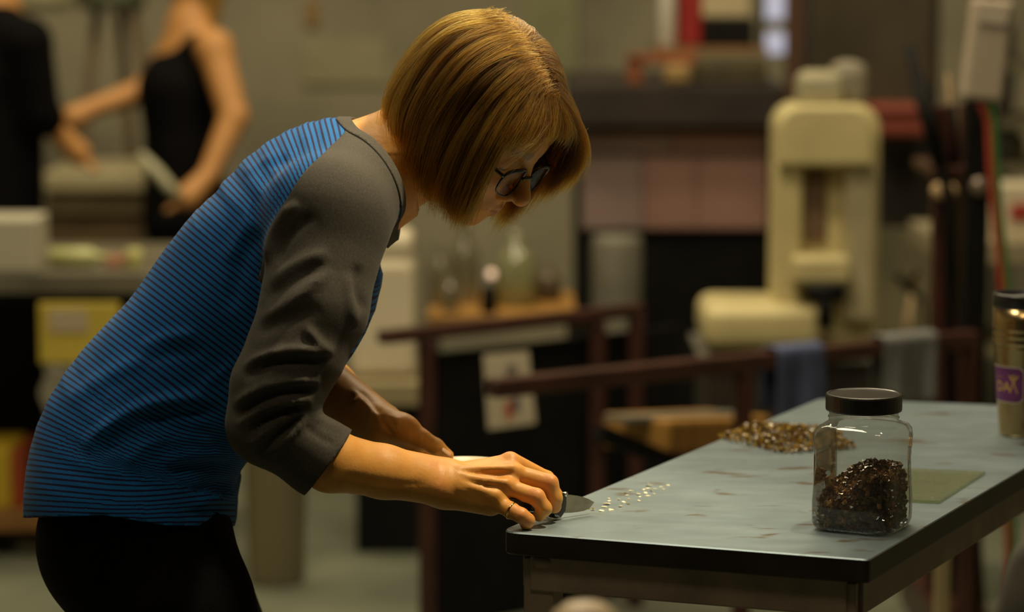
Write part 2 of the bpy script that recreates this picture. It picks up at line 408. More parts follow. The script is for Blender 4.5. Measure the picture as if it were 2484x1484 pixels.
mat_frit_dark = frit_mat('dark_amber_frit', [(0, (.045, .022, .012)), (.55, (.13, .064, .030)), (.9, (.30, .14, .042)), (1, (.55, .30, .10))], .1, .0)
def flat_obj(o):
    o.data.polygons.foreach_set('use_smooth', np.zeros(len(o.data.polygons), bool)); return o
pc, pw = UZ(1912, 1066, ZT), .085
cs, ss = [], []
while len(cs) < 2300:
    a = RNG.uniform(-1, 1, 2)
    if (a**2).sum() > 1: continue
    r2 = (a**2).sum(); e1 = np.array([.94, .34]); e2 = np.array([-.34, .94])
    edge = 1+.12*math.sin(5*math.atan2(a[1], a[0]))
    xy = pc[:2]+e1*a[0]*.078*edge+e2*a[1]*.105*edge
    h = .013*(1-r2)+.002
    s = RNG.uniform(.0013, .0030); cs.append((xy[0], xy[1], ZT+s*.8+RNG.random()*h)); ss.append(s)
v, f, c = shard_set(cs, ss)
v[:, 2] = np.maximum(v[:, 2], ZT+.0003)
pile = recenter(flat_obj(fast_mesh('frit_pile', v, f, mat_frit, None, attrs={'tone': c})))
put(pile, 'loose pile of glittering amber glass frit on the steel table', 'glass frit', kind='stuff')

FL = [(1430,275,60),(1440,328,160),(1420,378,110),(1335,405,100),(1560,385,100),(1680,345,100),(1835,318,110),(1735,392,80),(1480,425,110),(1080,430,120),(960,470,80),(1005,520,95),(1210,458,34),(1235,497,120),(1370,472,120),(1540,485,95),(1260,545,95),(1420,525,120),(640,580,70),(645,630,90),(830,600,120),(1045,590,75),(595,688,180),(930,655,115),(1015,685,110),(1240,628,75),(540,752,130),(870,738,130),(655,798,180),(490,830,120),(240,780,80),(315,805,100)]
FLAB = {0: 'small cream flake at the upper edge of the trail, closest to the far table side', 6: 'cream flake at the end of the trail farthest from the knife', 7: 'slim cream flake just below the two outermost flakes', 1: 'broad cream flake near the far upper end of the trail', 9: 'broad cream flake at the upper side of the middle of the trail', 10: 'curled gold crumb on the upper left of the trail', 12: 'tiniest cream speck in the middle of the trail', 20: 'pointed cream flake alone left of the gold crumbs', 21: 'upright gold crumb in the middle of the trail', 22: 'long thin cream flake just right of the knife tip', 24: 'gold flake touching a cream flake below the upright crumb', 25: 'small cream flake alone on the lower right side of the trail', 28: 'largest kite shaped cream flake nearest the camera', 29: 'bent cream flake between the blade and the largest flake', 30: 'gold flake pinned under the knife edge', 31: 'gold flake lying just beyond the knife edge'}
mat_flake = M('cream_gold_flake', (.97, .90, .66), .45, metal=.0, var=.06, scale=200)
mat_flake2 = M('bright_gold_flake', (.90, .60, .16), .3, metal=.3, var=.2, scale=200)
for i, (zx, zy, w) in enumerate(FL):
    p = UZ(1400+zx/8.28, 1140+zy/8.28, ZT); r = w/8.28/2200/2*1.05
    n = int(RNG.integers(4, 7)); an = np.sort(RNG.uniform(0, 2*math.pi/n, n)+np.arange(n)*2*math.pi/n)
    R = r*RNG.uniform(.55, 1.15, n); P2 = np.c_[R*np.cos(an), R*np.sin(an)*1.1]
    gold = i in (10, 21, 24, 30, 31)
    tilt = RNG.normal(0, .25 if gold else .10, 2); z = (P2@tilt); z -= z.min()
    t = .0006
    V = np.concatenate([np.c_[P2, z+.0002], np.c_[P2*.94, z+t+.0002]])
    F = [tuple(range(n))[::-1], tuple(n+k for k in range(n))]+[(k, (k+1) % n, n+(k+1) % n, n+k) for k in range(n)]
    o = mesh('foil_flake', V, F, mat_flake2 if gold else mat_flake); o.location = p.tolist()
    put(o, FLAB.get(i, 'thin cream flake scattered on the steel table beyond the knife tip'), 'flake', 'gold and cream flakes scattered on the steel')

# ------------------------------------------------------------------ knife
def KY(px): return 3.150+(px-1360)*.00037
kn = empty('folding_knife', U(1345, 1250, KY(1345)), 'folding knife with black handle and broad dull blade gripped above the table', 'knife')
nrm = U(1440, 1220, KY(1440))-U(1360, 1220, KY(1360)); nrm = np.cross(nrm, [0, 0, 1]); nrm /= np.linalg.norm(nrm); nrm = nrm+np.array([0, 0, .25]); nrm /= np.linalg.norm(nrm)
spine = [(1330, 1203), (1366, 1200), (1382, 1200), (1398, 1202), (1412, 1205), (1426, 1210), (1441, 1218.5)]
edge = [(1330, 1244), (1366, 1244), (1384, 1243.5), (1400, 1242), (1416, 1239), (1430, 1233), (1441, 1218.5)]
V = []; F = []
for (a, b), (c, d) in zip(spine, edge):
    s = U(a, b, KY(a)); e = U(c, d, KY(c)); m_ = s*.45+e*.55
    V += [s+nrm*.0012, s-nrm*.0012, m_+nrm*.0011, m_-nrm*.0011, e+nrm*.0001, e-nrm*.0001]
for i in range(len(spine)-1):
    a, b = i*6, i*6+6
    F += [(a, a+1, b+1, b), (a, b, b+2, a+2), (a+2, b+2, b+4, a+4), (a+1, a+3, b+3, b+1), (a+3, a+5, b+5, b+3), (a+4, b+4, b+5, a+5)]
F.append((0, 2, 4, 5, 3, 1))
mesh('blade', V, F, M('dull_blade_steel', (.34, .30, .22), .32, metal=.85, var=.2, scale=40), kn)['label'] = 'broad dull steel blade'
hp = [(1236, 1212), (1270, 1207), (1310, 1202), (1345, 1197), (1362, 1196), (1367, 1206), (1367.5, 1222), (1365, 1240), (1354, 1256), (1341, 1254), (1334, 1246), (1300, 1241), (1262, 1240), (1238, 1234), (1230, 1223)]
n = len(hp); cpx = np.mean(hp, 0); V = []
for k, (off, sc_) in enumerate([(.0065, .82), (.0050, 1), (-.0050, 1), (-.0065, .82)]):
    for a, b in hp:
        a2, b2 = cpx+(np.array([a, b])-cpx)*sc_; V.append(U(a2, b2, KY(a2))+nrm*off)
F = [tuple(range(n)), tuple(3*n+i for i in range(n))[::-1]]+[(j*n+i, (j+1)*n+i, (j+1)*n+(i+1) % n, j*n+(i+1) % n) for j in range(3) for i in range(n)]
mat_blk = M('black_plastic', (.012, .011, .010), .35)
mesh('handle', V, F, mat_blk, kn, smooth=False)
c0 = U(1367, 1199, KY(1367)); mesh('thumb_stud', *g_tube([c0-nrm*.005, c0+nrm*.005], .0027, 12), M('stud_steel', (.6, .57, .5), .25, metal=.9), kn, smooth=True)

# ------------------------------------------------------------------ jar of dark frit
JR = -.47; JC = np.array([.389, 3.106, ZT])
jar = empty('plastic_jar', JC, 'clear square plastic jar with black screw lid, half full of dark amber frit', 'jar')
def g_sq(rows, n=64, cap0=True, cap1=True):
    V = []; F = []
    for a, z, e in rows:
        for i in range(n):
            t = 2*math.pi*i/n; c, s = math.cos(t), math.sin(t); k = (abs(c)**e+abs(s)**e)**(-1/e)
            x, y = a*k*c, a*k*s; V.append((x*math.cos(JR)-y*math.sin(JR), x*math.sin(JR)+y*math.cos(JR), z))
    m = len(rows)
    for j in range(m-1):
        for i in range(n): q = (i+1) % n; F.append((j*n+i, j*n+q, (j+1)*n+q, (j+1)*n+i))
    if cap0: F.append(tuple(range(n))[::-1])
    if cap1: F.append(tuple((m-1)*n+i for i in range(n)))
    return np.array(V), F
rows = [(.030, .0035, 4), (.038, .0012, 5), (.0425, .0005, 5), (.0455, .003, 5.5), (.0470, .009, 6.5), (.0474, .030, 6.5), (.0464, .055, 6), (.0458, .078, 5.5), (.0466, .084, 5.5), (.0462, .086, 5.5), (.0468, .090, 5.5), (.0474, .103, 5.5), (.0468, .110, 5.2), (.0445, .1150, 4.4), (.0405, .1178, 3), (.0385, .1195, 2.1), (.0382, .123, 2), (.0395, .1245, 2), (.0382, .126, 2), (.0382, .134, 2)]
v, f = g_sq(rows, cap1=False)
mat_jar = clear_mat('clear_jar_plastic', (.93, .93, .90), .10, .04, bump=.12, bscale=24, body=.05, bodycol=(.5, .48, .42))
mesh('jar_body', v+JC, f, mat_jar, jar, smooth=True)
lid = [(.0405, .1315), (.0418, .132), (.0422, .1335), (.0422, .1485), (.0414, .1502), (.039, .1508), (.0375, .1500), (.0001, .1500)]
mesh('lid', *g_lathe(lid, JC, 64), M('black_lid_plastic', (.014, .013, .012), .28, var=.4, scale=60), jar, smooth=False, bevel=0)
# paper label on the far left side of the jar
lab = []
for j, z in enumerate((.048, .083)):
    for i in range(13):
        t = math.pi*(.80+.42*i/12); c, s = math.cos(t), math.sin(t); k = (abs(c)**5.5+abs(s)**5.5)**(-1/5.5); a = .0466
        lab.append((a*k*c*math.cos(JR)-a*k*s*math.sin(JR), a*k*c*math.sin(JR)+a*k*s*math.cos(JR), z-(.012 if j == 0 and i < 5 else 0)))
mesh('paper_label', np.array(lab)+JC, [(i, i+1, 14+i, 13+i) for i in range(12)], M('tan_paper', (.80, .54, .24), .7, var=.15, scale=30), jar)
# frit inside
cs, ss = [], []
while len(cs) < 4200:
    x, y = RNG.uniform(-.0425, .0425, 2); k = (abs(x)**5+abs(y)**5)**.2
    if k > .0425: continue
    wx = x*math.cos(JR)-y*math.sin(JR); wy = x*math.sin(JR)+y*math.cos(JR)
    H = .056+.28*wx+.007*math.sin(60*wx+1)+.005*math.sin(75*wy)
    H = min(H, .070)
    if k > .037 or RNG.random() < .35: z = RNG.uniform(.005, max(.01, H))
    else: z = H-RNG.random()*.006
    s = RNG.uniform(.0018, .0042); cs.append((JC[0]+wx, JC[1]+wy, ZT+max(z, .005))); ss.append(s)
v, f, c = shard_set(cs, ss, blunt=True)
frit = flat_obj(fast_mesh('frit_in_jar', v, f, mat_frit_dark, None, attrs={'tone': c})); recenter(frit)
put(frit, 'dark amber glass frit heaped inside the clear jar', 'glass frit', kind='stuff')

# ------------------------------------------------------------------ textured glass sheet
q = [UZ(2390, 1150, ZT), UZ(2278, 1222, ZT), None, UZ(2195, 1142, ZT)]; q[2] = q[1]+(q[3]-q[0])
q = np.array([q[0], q[1], q[2], q[3]]); t = np.array([0, 0, .0035]); lo = q+[0, 0, .0003]
NGX, NGY = 72, 60; V = []; F = []
grng = np.random.default_rng(4); wv = [(grng.normal(0, 480, 2), grng.random()*6.28) for _ in range(16)]
for j in range(NGY+1):
    for i in range(NGX+1):
        u, w = i/NGX, j/NGY; p_ = (lo[0]*(1-u)+lo[1]*u)*(1-w)+(lo[3]*(1-u)+lo[2]*u)*w
        h = sum(math.sin(p_[0]*k[0]+p_[1]*k[1]+ph_) for k, ph_ in wv)*.00008 if 0 < i < NGX and 0 < j < NGY else 0
        V.append((p_[0], p_[1], p_[2]+.0035+h))
for j in range(NGY):
    for i in range(NGX): k = j*(NGX+1)+i; F.append((k, k+1, k+NGX+2, k+NGX+1))
nq = len(V); V += [tuple(p_) for p_ in lo]; cr = [0, NGX, (NGY+1)*(NGX+1)-1, NGY*(NGX+1)]
rim_ = [[i for i in range(NGX+1)], [j*(NGX+1)+NGX for j in range(NGY+1)], [NGY*(NGX+1)+i for i in range(NGX, -1, -1)], [j*(NGX+1) for j in range(NGY, -1, -1)]]
for e, r_ in enumerate(rim_): F.append(tuple(r_[::-1])+(nq+e, nq+(e+1) % 4))
F.append((nq+3, nq+2, nq+1, nq))
gs = mesh('glass_sheet', V, F, clear_mat('rippled_glass', (.84, .87, .72), .06, .16, body=.20, bodycol=(.42, .45, .34), fres=.30), None, smooth=False)
put(recenter(gs), 'flat sheet of rippled clear glass lying beside the jar', 'glass sheet')

# ------------------------------------------------------------------ travel mug
MC = U(2478, 1060, 3.712); MC = np.array([MC[0], 3.712, ZT])
mug = empty('travel_mug', MC, 'brushed steel travel mug with black lid and purple badge at the table end', 'mug')
prof = [(.026, .0), (.0295, .001), (.0302, .004), (.0315, .02), (.0335, .05), (.0358, .085), (.0385, .110), (.0395, .1165)]
mat_mug = M('brushed_warm_steel', (.46, .33, .16), .22, metal=.95, var=.08, scale=30, stretch=(1, 1, .1))
body_prof = prof+[(.0398, .118), (.0392, .1205), (.0402, .123), (.0408, .1255), (.0402, .128), (.0396, .1295), (.0404, .132), (.0411, .1345), (.0404, .137), (.0398, .1385), (.0405, .141), (.0412, .1435), (.0405, .146), (.0402, .149), (.0408, .170)]
mesh('mug_body', *g_lathe(body_prof, MC, 64), mat_mug, mug, smooth=True)
mesh('lid', *g_lathe([(.0405, .1702), (.0415, .172), (.0415, .186), (.0400, .189), (.0375, .1885), (.036, .183), (.0001, .181)], MC, 48), mat_blk, mug, smooth=True)
def mug_r(h): return float(np.interp(h, [z for r, z in body_prof], [r for r, z in body_prof]))
def wrap(s, h, off=.0):
    r = mug_r(h); a = s/.0375-math.pi/2; return (MC[0]+(r+off)*math.cos(a), MC[1]+(r+off)*math.sin(a), MC[2]+h)
def rrect(x0, x1, y0, y1, r, n=6):
    pts = []
    for cx, cy, a0 in ((x1-r, y1-r, 0), (x0+r, y1-r, 90), (x0+r, y0+r, 180), (x1-r, y0+r, 270)):
        for k in range(n+1): a = math.radians(a0+90*k/n); pts.append((cx+r*math.cos(a), cy+r*math.sin(a)))
    return pts
def badge(name, x0, x1, y0, y1, r, off, mat):
    nx, ny = 44, 28; V = []; F = []; keep = {}
    for j in range(ny+1):
        for i in range(nx+1):
            x = x0+(x1-x0)*i/nx; y = y0+(y1-y0)*j/ny
            dx = max(abs(x-(x0+x1)/2)-((x1-x0)/2-r), 0); dy = max(abs(y-(y0+y1)/2)-((y1-y0)/2-r), 0); d = math.hypot(dx, dy)
            if d > r:
                sx = math.copysign(1, x-(x0+x1)/2); sy = math.copysign(1, y-(y0+y1)/2); x -= sx*dx*(1-r/d); y -= sy*dy*(1-r/d)
            V.append(wrap(x, y, off))
    for j in range(ny):
        for i in range(nx): a = j*(nx+1)+i; F.append((a, a+1, a+nx+2, a+nx+1))
    return mesh(name, V, F, mat, mug, smooth=True)
bd = badge('badge_border', -.078, -.0045, .046, .0945, .010, .0004, M('badge_white', (.62, .56, .45), .5))
badge('badge', -.0770, -.0060, .0475, .0930, .009, .0007, M('badge_purple', (.085, .012, .085), .4, col2=(.17, .03, .17), scale=20))
mat_gold = M('badge_gold', (.75, .47, .08), .45); mat_rule = M('badge_gold_dim', (.40, .24, .10), .5)
def wrap_text(txt, size, s0, h0, name, mat):
    cu = bpy.data.curves.new('t', 'FONT'); cu.body = txt; cu.size = size; cu.resolution_u = 4
    t = bpy.data.objects.new('t', cu); COL.objects.link(t); dg = bpy.context.evaluated_depsgraph_get(); me = t.evaluated_get(dg).to_mesh()
    V = [wrap(s0+v.co.x, h0+v.co.y, .0011) for v in me.vertices]; F = [tuple(p_.vertices) for p_ in me.polygons]
    bpy.data.objects.remove(t); bpy.data.curves.remove(cu)
    return mesh(name, V, F, mat, mug)
wrap_text('DA', .019, -.0505, .0610, 'badge_letters', mat_gold)
def stroke(pts, w, name, mat):
    P = crom(np.array(pts), 6); T = np.gradient(P, axis=0); T /= np.linalg.norm(T, axis=1)[:, None]; N = np.c_[-T[:, 1], T[:, 0]]
    V = [wrap(*(p_+n_*w/2), .0011) for p_, n_ in zip(P, N)]+[wrap(*(p_-n_*w/2), .0011) for p_, n_ in zip(P, N)]; m_ = len(P)
    return mesh(name, V, [(i, i+1, m_+i+1, m_+i) for i in range(m_-1)], mat, mug)
fx, fy = -.0195, .0605
for sg in (-1, 1):
    stroke([(fx+sg*.0068, fy+.0225), (fx+sg*.0035, fy+.0185), (fx+sg*.0012, fy+.0145), (fx+sg*.0020, fy+.008), (fx+sg*.0058, fy-.001)], .0013, 'badge_figure', mat_gold)
stroke([(fx+.0026*math.cos(a), fy+.0200+.0028*math.sin(a)) for a in np.linspace(0, 6.283, 9)], .0011, 'badge_figure', mat_gold)
stroke([(-.052, .0800), (-.040, .0800), (-.0345, .0800)], .0009, 'badge_rule', mat_rule)

# ------------------------------------------------------------------ the woman bending over the table
YS = 3.25                                           # her sagittal plane
def P3(a): return np.array([U(*q[:3]) for q in a])
# torso: a bent centre line (in profile) with half depth and half width
SP = [(322, 1330, 245, .176), (320, 1255, 254, .174), (324, 1165, 258, .170), (348, 1070, 252, .160), (420, 962, 240, .150), (519, 863, 250, .150),
      (612, 757, 260, .154), (691, 635, 251, .158), (752, 528, 212, .160), (826, 466, 188, .130), (905, 432, 156, .082), (965, 408, 136, .066)]
_sp = np.array([[*U(x, y, YS)[[0, 2]], r*YS/FPX, b] for x, y, r, b in SP]); _sp = crom(_sp, 3).astype(np.float32)
_sl = np.r_[0, np.cumsum(np.linalg.norm(np.diff(_sp[:, :2], axis=0), axis=1))]
def torso(p, grow=0.0, ex=2.3, i0=0):
    x, z = p[:, 0], p[:, 2]; x = x.astype(np.float32); z = z.astype(np.float32); best = np.full(len(p), 1e9, np.float32); a = np.zeros(len(p), np.float32); b = np.zeros(len(p), np.float32)
    for i in range(i0, len(_sp)-1):
        d = _sp[i+1, :2]-_sp[i, :2]; t = np.clip(((x-_sp[i, 0])*d[0]+(z-_sp[i, 1])*d[1])/(d@d), 0, 1)
        q = np.hypot(x-_sp[i, 0]-t*d[0], z-_sp[i, 1]-t*d[1]); m = q < best
        best[m] = q[m]; a[m] = (_sp[i, 2]+t*(_sp[i+1, 2]-_sp[i, 2]))[m]; b[m] = (_sp[i, 3]+t*(_sp[i+1, 3]-_sp[i, 3]))[m]
    a = a+grow; b = b+grow
    return (((best/a)**ex+(np.abs(p[:, 1]-YS)/b)**ex)**(1/ex)-1)*np.minimum(a, b)
# arms (clothed)
RA = [(872, 452, 3.175), (800, 520, 3.095), (762, 745, 3.055), (719, 850, 3.04), (676, 935, 3.03), (652, 1030, 3.025), (775, 1112, 3.045), (842, 1142, 3.055)]
RAR = [.058, .066, .0575, .0530, .0495, .0435, .0410, .0410]
LA = [(872, 452, 3.325), (815, 500, 3.40), (730, 690, 3.44), (650, 840, 3.44), (740, 905, 3.39), (775, 930, 3.37)]
LAR = [.058, .064, .055, .045, .040, .038]
_ra, _la = P3(RA), P3(LA)
_sleeve_r = culled(lambda p: chain(p, _ra, RAR, .012), _ra, .14)
_sleeve_l = culled(lambda p: chain(p, _la, LAR, .012), _la, .14)
def shirt_sdf(p):
    t = torso(p); return smin(smin(t, _sleeve_r(p), .022), _sleeve_l(p), .022)
VS, FS = polygonise(shirt_sdf, [-.62, 2.94, .74], [.02, 3.56, 1.62], .0042, newton=2)
TS = tris(FS)
NS = grad(shirt_sdf, VS, .002); NS /= np.linalg.norm(NS, axis=1)[:, None]
pxS, pyS = PX(VS)
mir = VS.copy(); mir[:, 1] = np.where(mir[:, 1] > YS, 2*YS-mir[:, 1], mir[:, 1]); pxm, pym = PX(mir)
near = VS[:, 1] < YS
# folds: polylines over the cloth as photographed, (amplitude mm, width px); positive is a ridge
FOLDS = [  # torso
    ([(195, 1090), (260, 1035), (340, 990), (430, 968), (540, 962)], 5, 16), ([(235, 1105), (300, 1055), (380, 1020), (470, 1005), (540, 1000)], -5, 16),
    ([(150, 990), (230, 930), (330, 880), (430, 850)], 2.5, 22), ([(330, 850), (400, 820), (480, 812)], 2.5, 16), ([(340, 880), (430, 855), (500, 850)], -2.5, 16),
    ([(300, 1130), (360, 1080), (430, 1050)], 3, 16), ([(380, 1128), (450, 1105), (560, 1102)], 4, 13), ([(400, 1150), (470, 1130), (565, 1128)], -4, 13),
    ([(470, 1230), (520, 1205), (575, 1190)], 4, 10), ([(450, 1200), (510, 1180), (570, 1165)], -3, 10), ([(440, 1250), (520, 1238), (575, 1222)], -3.5, 10),
    ([(360, 1000), (420, 1040), (520, 1060)], -3, 18), ([(520, 1080), (470, 1060), (420, 1058)], 2.5, 14),
    ([(640, 560), (600, 600), (575, 680), (560, 760)], -2.5, 20), ([(615, 520), (580, 580), (550, 640)], 2, 18), ([(480, 950), (540, 905), (585, 870)], 2.5, 14),
    ([(730, 300), (650, 345), (600, 380)], 1.2, 14),
    ([(690, 365), (640, 390), (590, 420)], 1.5, 12), ([(700, 385), (650, 408)], -1.5, 10),
    # near sleeve
    ([(650, 640), (662, 580), (690, 520), (725, 490)], 4, 13), ([(670, 640), (690, 585), (730, 540), (770, 525)], -4, 13),
    ([(655, 690), (720, 640), (800, 610)], 2.5, 15), ([(640, 730), (700, 690), (790, 640)], -2, 15),
    ([(625, 780), (690, 745), (760, 690), (800, 650)], 3, 15), ([(612, 815), (690, 775), (780, 745)], -2, 16),
    ([(588, 893), (650, 862), (720, 850), (800, 856)], 4.5, 12), ([(585, 918), (650, 885), (720, 874), (790, 876)], -4, 12),
    ([(740, 790), (770, 830), (812, 858)], 3, 11), ([(870, 640), (862, 700), (885, 760)], -2.5, 13), ([(845, 660), (850, 730), (860, 790)], 2, 13),
    ([(565, 985), (630, 945), (700, 925), (780, 922)], 4, 12), ([(570, 1012), (630, 970), (700, 948), (770, 944)], -4, 11),
    ([(575, 1035), (640, 990), (720, 972), (760, 968)], 4, 11), ([(590, 1062), (650, 1015), (710, 992), (750, 985)], -4.5, 10),
    ([(600, 1085), (660, 1035), (715, 1003), (745, 992)], 3.5, 10), ([(630, 1100), (690, 1040), (735, 1005)], -3.5, 9), ([(655, 1105), (710, 1050), (745, 1012)], 2.5, 9),
    ([(760, 1010), (800, 1030), (835, 1048)], 1.8, 9), ([(735, 1030), (780, 1062), (815, 1080)], -1.5, 9)]
disp = np.zeros(len(VS)); face = np.clip((-NS[:, 1]+.15)/.5, 0, 1)
arm_zone = np.array([1.0 if i >= 19 else 0 for i in range(len(FOLDS))])
dA, dT = _sleeve_r(VS), torso(VS)
on_arm = np.clip((dT-dA)/.01+.5, 0, 1)
for i, (pl, amp, w) in enumerate(FOLDS):
    d, fr = polydist(pxm if i < 19 else pxS, pym if i < 19 else pyS, crom(np.array(pl, float), 5))
    k = np.exp(-(d/w)**2)*np.clip(4*fr*(1-fr)*1.6, 0, 1)
    disp += (1.45 if i >= 19 else 1.1)*amp*.001*k*(on_arm*face if i >= 19 else (1-on_arm)*np.clip((np.abs(NS[:, 1])+.15)/.5, 0, 1))
# soft general unevenness of the cloth
ph = VS@np.array([[31, 17, 9], [-14, 22, 37], [11, -27, 23.0]]).T
disp += .0007*(np.sin(ph[:, 0])*np.sin(ph[:, 1]+1)+np.sin(ph[:, 2]*1.7))
VS = VS+NS*disp[:, None]
# stripe coordinate: arc length along the curve of her back
BK = crom(np.array([(66, 1420), (56, 1300), (60, 1180), (82, 1050), (150, 925), (245, 800), (370, 635), (480, 500), (575, 405), (680, 340), (790, 305), (930, 275)], float), 8)
def arc(x, y):
    best = np.full(x.shape, 1e9); s = np.zeros(x.shape); L = np.r_[0, np.cumsum(np.linalg.norm(np.diff(BK, axis=0), axis=1))]
    for i in range(len(BK)-1):
        d = BK[i+1]-BK[i]; l = d@d; t = np.clip(((x-BK[i, 0])*d[0]+(y-BK[i, 1])*d[1])/l, 0, 1)
        q = np.hypot(x-BK[i, 0]-t*d[0], y-BK[i, 1]-t*d[1]); m = q < best; best[m] = q[m]; s[m] = (L[i]+t*(L[i+1]-L[i]))[m]
    return s
stripe = arc(pxm, pym)*YS/FPX
# towards her front the stripes follow the sections of the body instead
_tn = np.gradient(_sp[:, :2], axis=0); _tn /= np.linalg.norm(_tn, axis=1)[:, None]; _nb = np.c_[-_tn[:, 1], _tn[:, 0]]
bkp = np.c_[_sp[:, 0]+_nb[:, 0]*_sp[:, 2], np.full(len(_sp), YS), _sp[:, 1]+_nb[:, 1]*_sp[:, 2]]; Sb = arc(*PX(bkp))*YS/FPX
Sb = np.maximum.accumulate(Sb+np.arange(len(Sb))*1e-6)
best = np.full(len(VS), 1e9); sv = np.zeros(len(VS)); sgn_ = np.zeros(len(VS))
for i in range(len(_sp)-1):
    d = _sp[i+1, :2]-_sp[i, :2]; t = np.clip(((VS[:, 0]-_sp[i, 0])*d[0]+(VS[:, 2]-_sp[i, 1])*d[1])/(d@d), 0, 1)
    ex_, ez_ = VS[:, 0]-_sp[i, 0]-t*d[0], VS[:, 2]-_sp[i, 1]-t*d[1]; q = np.hypot(ex_, ez_); m = q < best
    best[m] = q[m]; sv[m] = (Sb[i]+t*(Sb[i+1]-Sb[i]))[m]; sgn_[m] = -(ex_*_nb[i, 0]+ez_*_nb[i, 1])[m]
wf = np.clip((sgn_-.005)/.07, 0, 1)*np.clip((960-pym)/160, 0, 1); wf = wf*wf*(3-2*wf); stripe = stripe*(1-wf)+sv*wf
# let the stripes settle level towards the front of the hem
lev = np.clip((pym-980)/260, 0, 1)*np.clip((pxm-240)/280, 0, 1); lev = lev*lev*(3-2*lev); stripe = stripe*(1-lev)+((1420-pym)*YS/FPX)*lev
# seams (signed, in metres-ish): neck opening, cuffs, hem, raglan
cb, cf = U(850, 283, YS), U(966, 578, YS); ax = cf-cb; nk = np.array([-ax[2], 0, ax[0]]); nk /= np.linalg.norm(nk)
if nk[0] < 0: nk = -nk
def s_neck(p): return -((p-cb)@nk)+2.6*(p[:, 1]-YS)**2
sn = s_neck(VS)
rc = _ra[6]+.62*(_ra[7]-_ra[6]); dcf = U(848, 1050, 3.05)-U(735, 1202, 3.05); ncf = np.cross(dcf, [0, 1, 0]); ncf /= np.linalg.norm(ncf)
if ncf[0] < 0: ncf = -ncf
cm = (U(848, 1050, 3.05)+U(735, 1202, 3.05))/2
s_cuff = np.where(on_arm > .5, -((VS-cm)@ncf), 1.0)
dL = _la[5]-_la[4]; dL /= np.linalg.norm(dL); s_cuffL = np.where(_sleeve_l(VS) < torso(VS)-.004, -((VS-_la[4]-.8*(_la[5]-_la[4]))@dL), 1.0)
hz = np.interp(pxm, [40, 65, 250, 400, 590], [1254, 1256, 1249, 1274, 1276]); s_hem = (hz-pym)*YS/FPX
seam = crom(np.array([(838, 318), (822, 338), (775, 378), (735, 420), (697, 480), (664, 545), (644, 600), (631, 650), (618, 700), (600, 745), (565, 850), (530, 930), (520, 1100), (520, 1300)], float), 6)
xs = np.interp(pym, seam[:, 1], seam[:, 0]); q1 = (pxm-xs)*YS/FPX*.8
dLa = _sleeve_l(VS); dq = np.where(near, dT-dA, dT-dLa); wz = np.interp(pym, [0, 560, 690], [.25, .25, 0.0])
fr_seam = np.interp(pym, [300, 560, 600, 760], [985, 962, 945, 890]); q2 = np.where(pym < 640, (fr_seam-pxm)*YS/FPX, 1.0)
s_rag = np.minimum(np.minimum(q1, dq+wz), q2+np.interp(pym, [0, 560, 640], [0, 0, .2]))
base_attr = [stripe, sn, s_rag, NS]
V1, T1, A1 = clip(VS, TS, np.minimum(np.minimum(s_hem, s_cuff), s_cuffL), base_attr)
V2, T2, A2 = clip(V1, T1, A1[1], A1)

def cloth_mat(name, kind):
    m = bpy.data.materials.new(name); m.use_nodes = True; nt = m.node_tree; b = nt.nodes['Principled BSDF']
    b.inputs['Roughness'].default_value = .85; b.inputs['Sheen Weight'].default_value = .04; b.inputs['Specular IOR Level'].default_value = .2
    tc = nt.nodes.new('ShaderNodeTexCoord')
    def noise(sc, d, st=(1, 1, 1)):
        mp = nt.nodes.new('ShaderNodeMapping'); mp.inputs['Scale'].default_value = st; nt.links.new(tc.outputs['Object'], mp.inputs[0])
        n = nt.nodes.new('ShaderNodeTexNoise'); n.inputs['Scale'].default_value = sc; n.inputs['Detail'].default_value = d; nt.links.new(mp.outputs[0], n.inputs['Vector']); return n
    n = noise(420, 3)
    if kind == 'stripe':
        at = nt.nodes.new('ShaderNodeAttribute'); at.attribute_name = 'stripe'
        mu = nt.nodes.new('ShaderNodeMath'); mu.operation = 'MULTIPLY'; mu.inputs[1].default_value = 1/.0066
        fr = nt.nodes.new('ShaderNodeMath'); fr.operation = 'PINGPONG'; fr.inputs[1].default_value = .5
        nt.links.new(at.outputs['Fac'], mu.inputs[0]); nt.links.new(mu.outputs[0], fr.inputs[0])
        r = nt.nodes.new('ShaderNodeValToRGB'); e = r.color_ramp.elements
        e[0].position, e[0].color = .15, (.010, .010, .060, 1); e[1].position, e[1].color = .23, (.006, .125, .400, 1)
        nt.links.new(fr.outputs[0], r.inputs[0]); src = r
    else:
        r = nt.nodes.new('ShaderNodeValToRGB'); e = r.color_ramp.elements
        e[0].position, e[0].color = .35, (.048, .043, .036, 1); e[1].position, e[1].color = .7, (.074, .067, .056, 1)
        nt.links.new(noise(700, 4, (1, 1, .5)).outputs['Fac'], r.inputs[0]); src = r
    mx = nt.nodes.new('ShaderNodeMix'); mx.data_type = 'RGBA'; mx.blend_type = 'MULTIPLY'; mx.inputs[0].default_value = .35
    r2 = nt.nodes.new('ShaderNodeValToRGB'); r2.color_ramp.elements[0].position = .3; r2.color_ramp.elements[0].color = (.55, .55, .55, 1); r2.color_ramp.elements[1].position = .7
    nt.links.new(n.outputs['Fac'], r2.inputs[0]); nt.links.new(src.outputs[0], mx.inputs[6]); nt.links.new(r2.outputs[0], mx.inputs[7]); nt.links.new(mx.outputs[2], b.inputs['Base Color'])
    bm = nt.nodes.new('ShaderNodeBump'); bm.inputs['Strength'].default_value = .18; bm.inputs['Distance'].default_value = .001
    nt.links.new(noise(900, 2).outputs['Fac'], bm.inputs['Height']); nt.links.new(bm.outputs[0], b.inputs['Normal'])
    return m
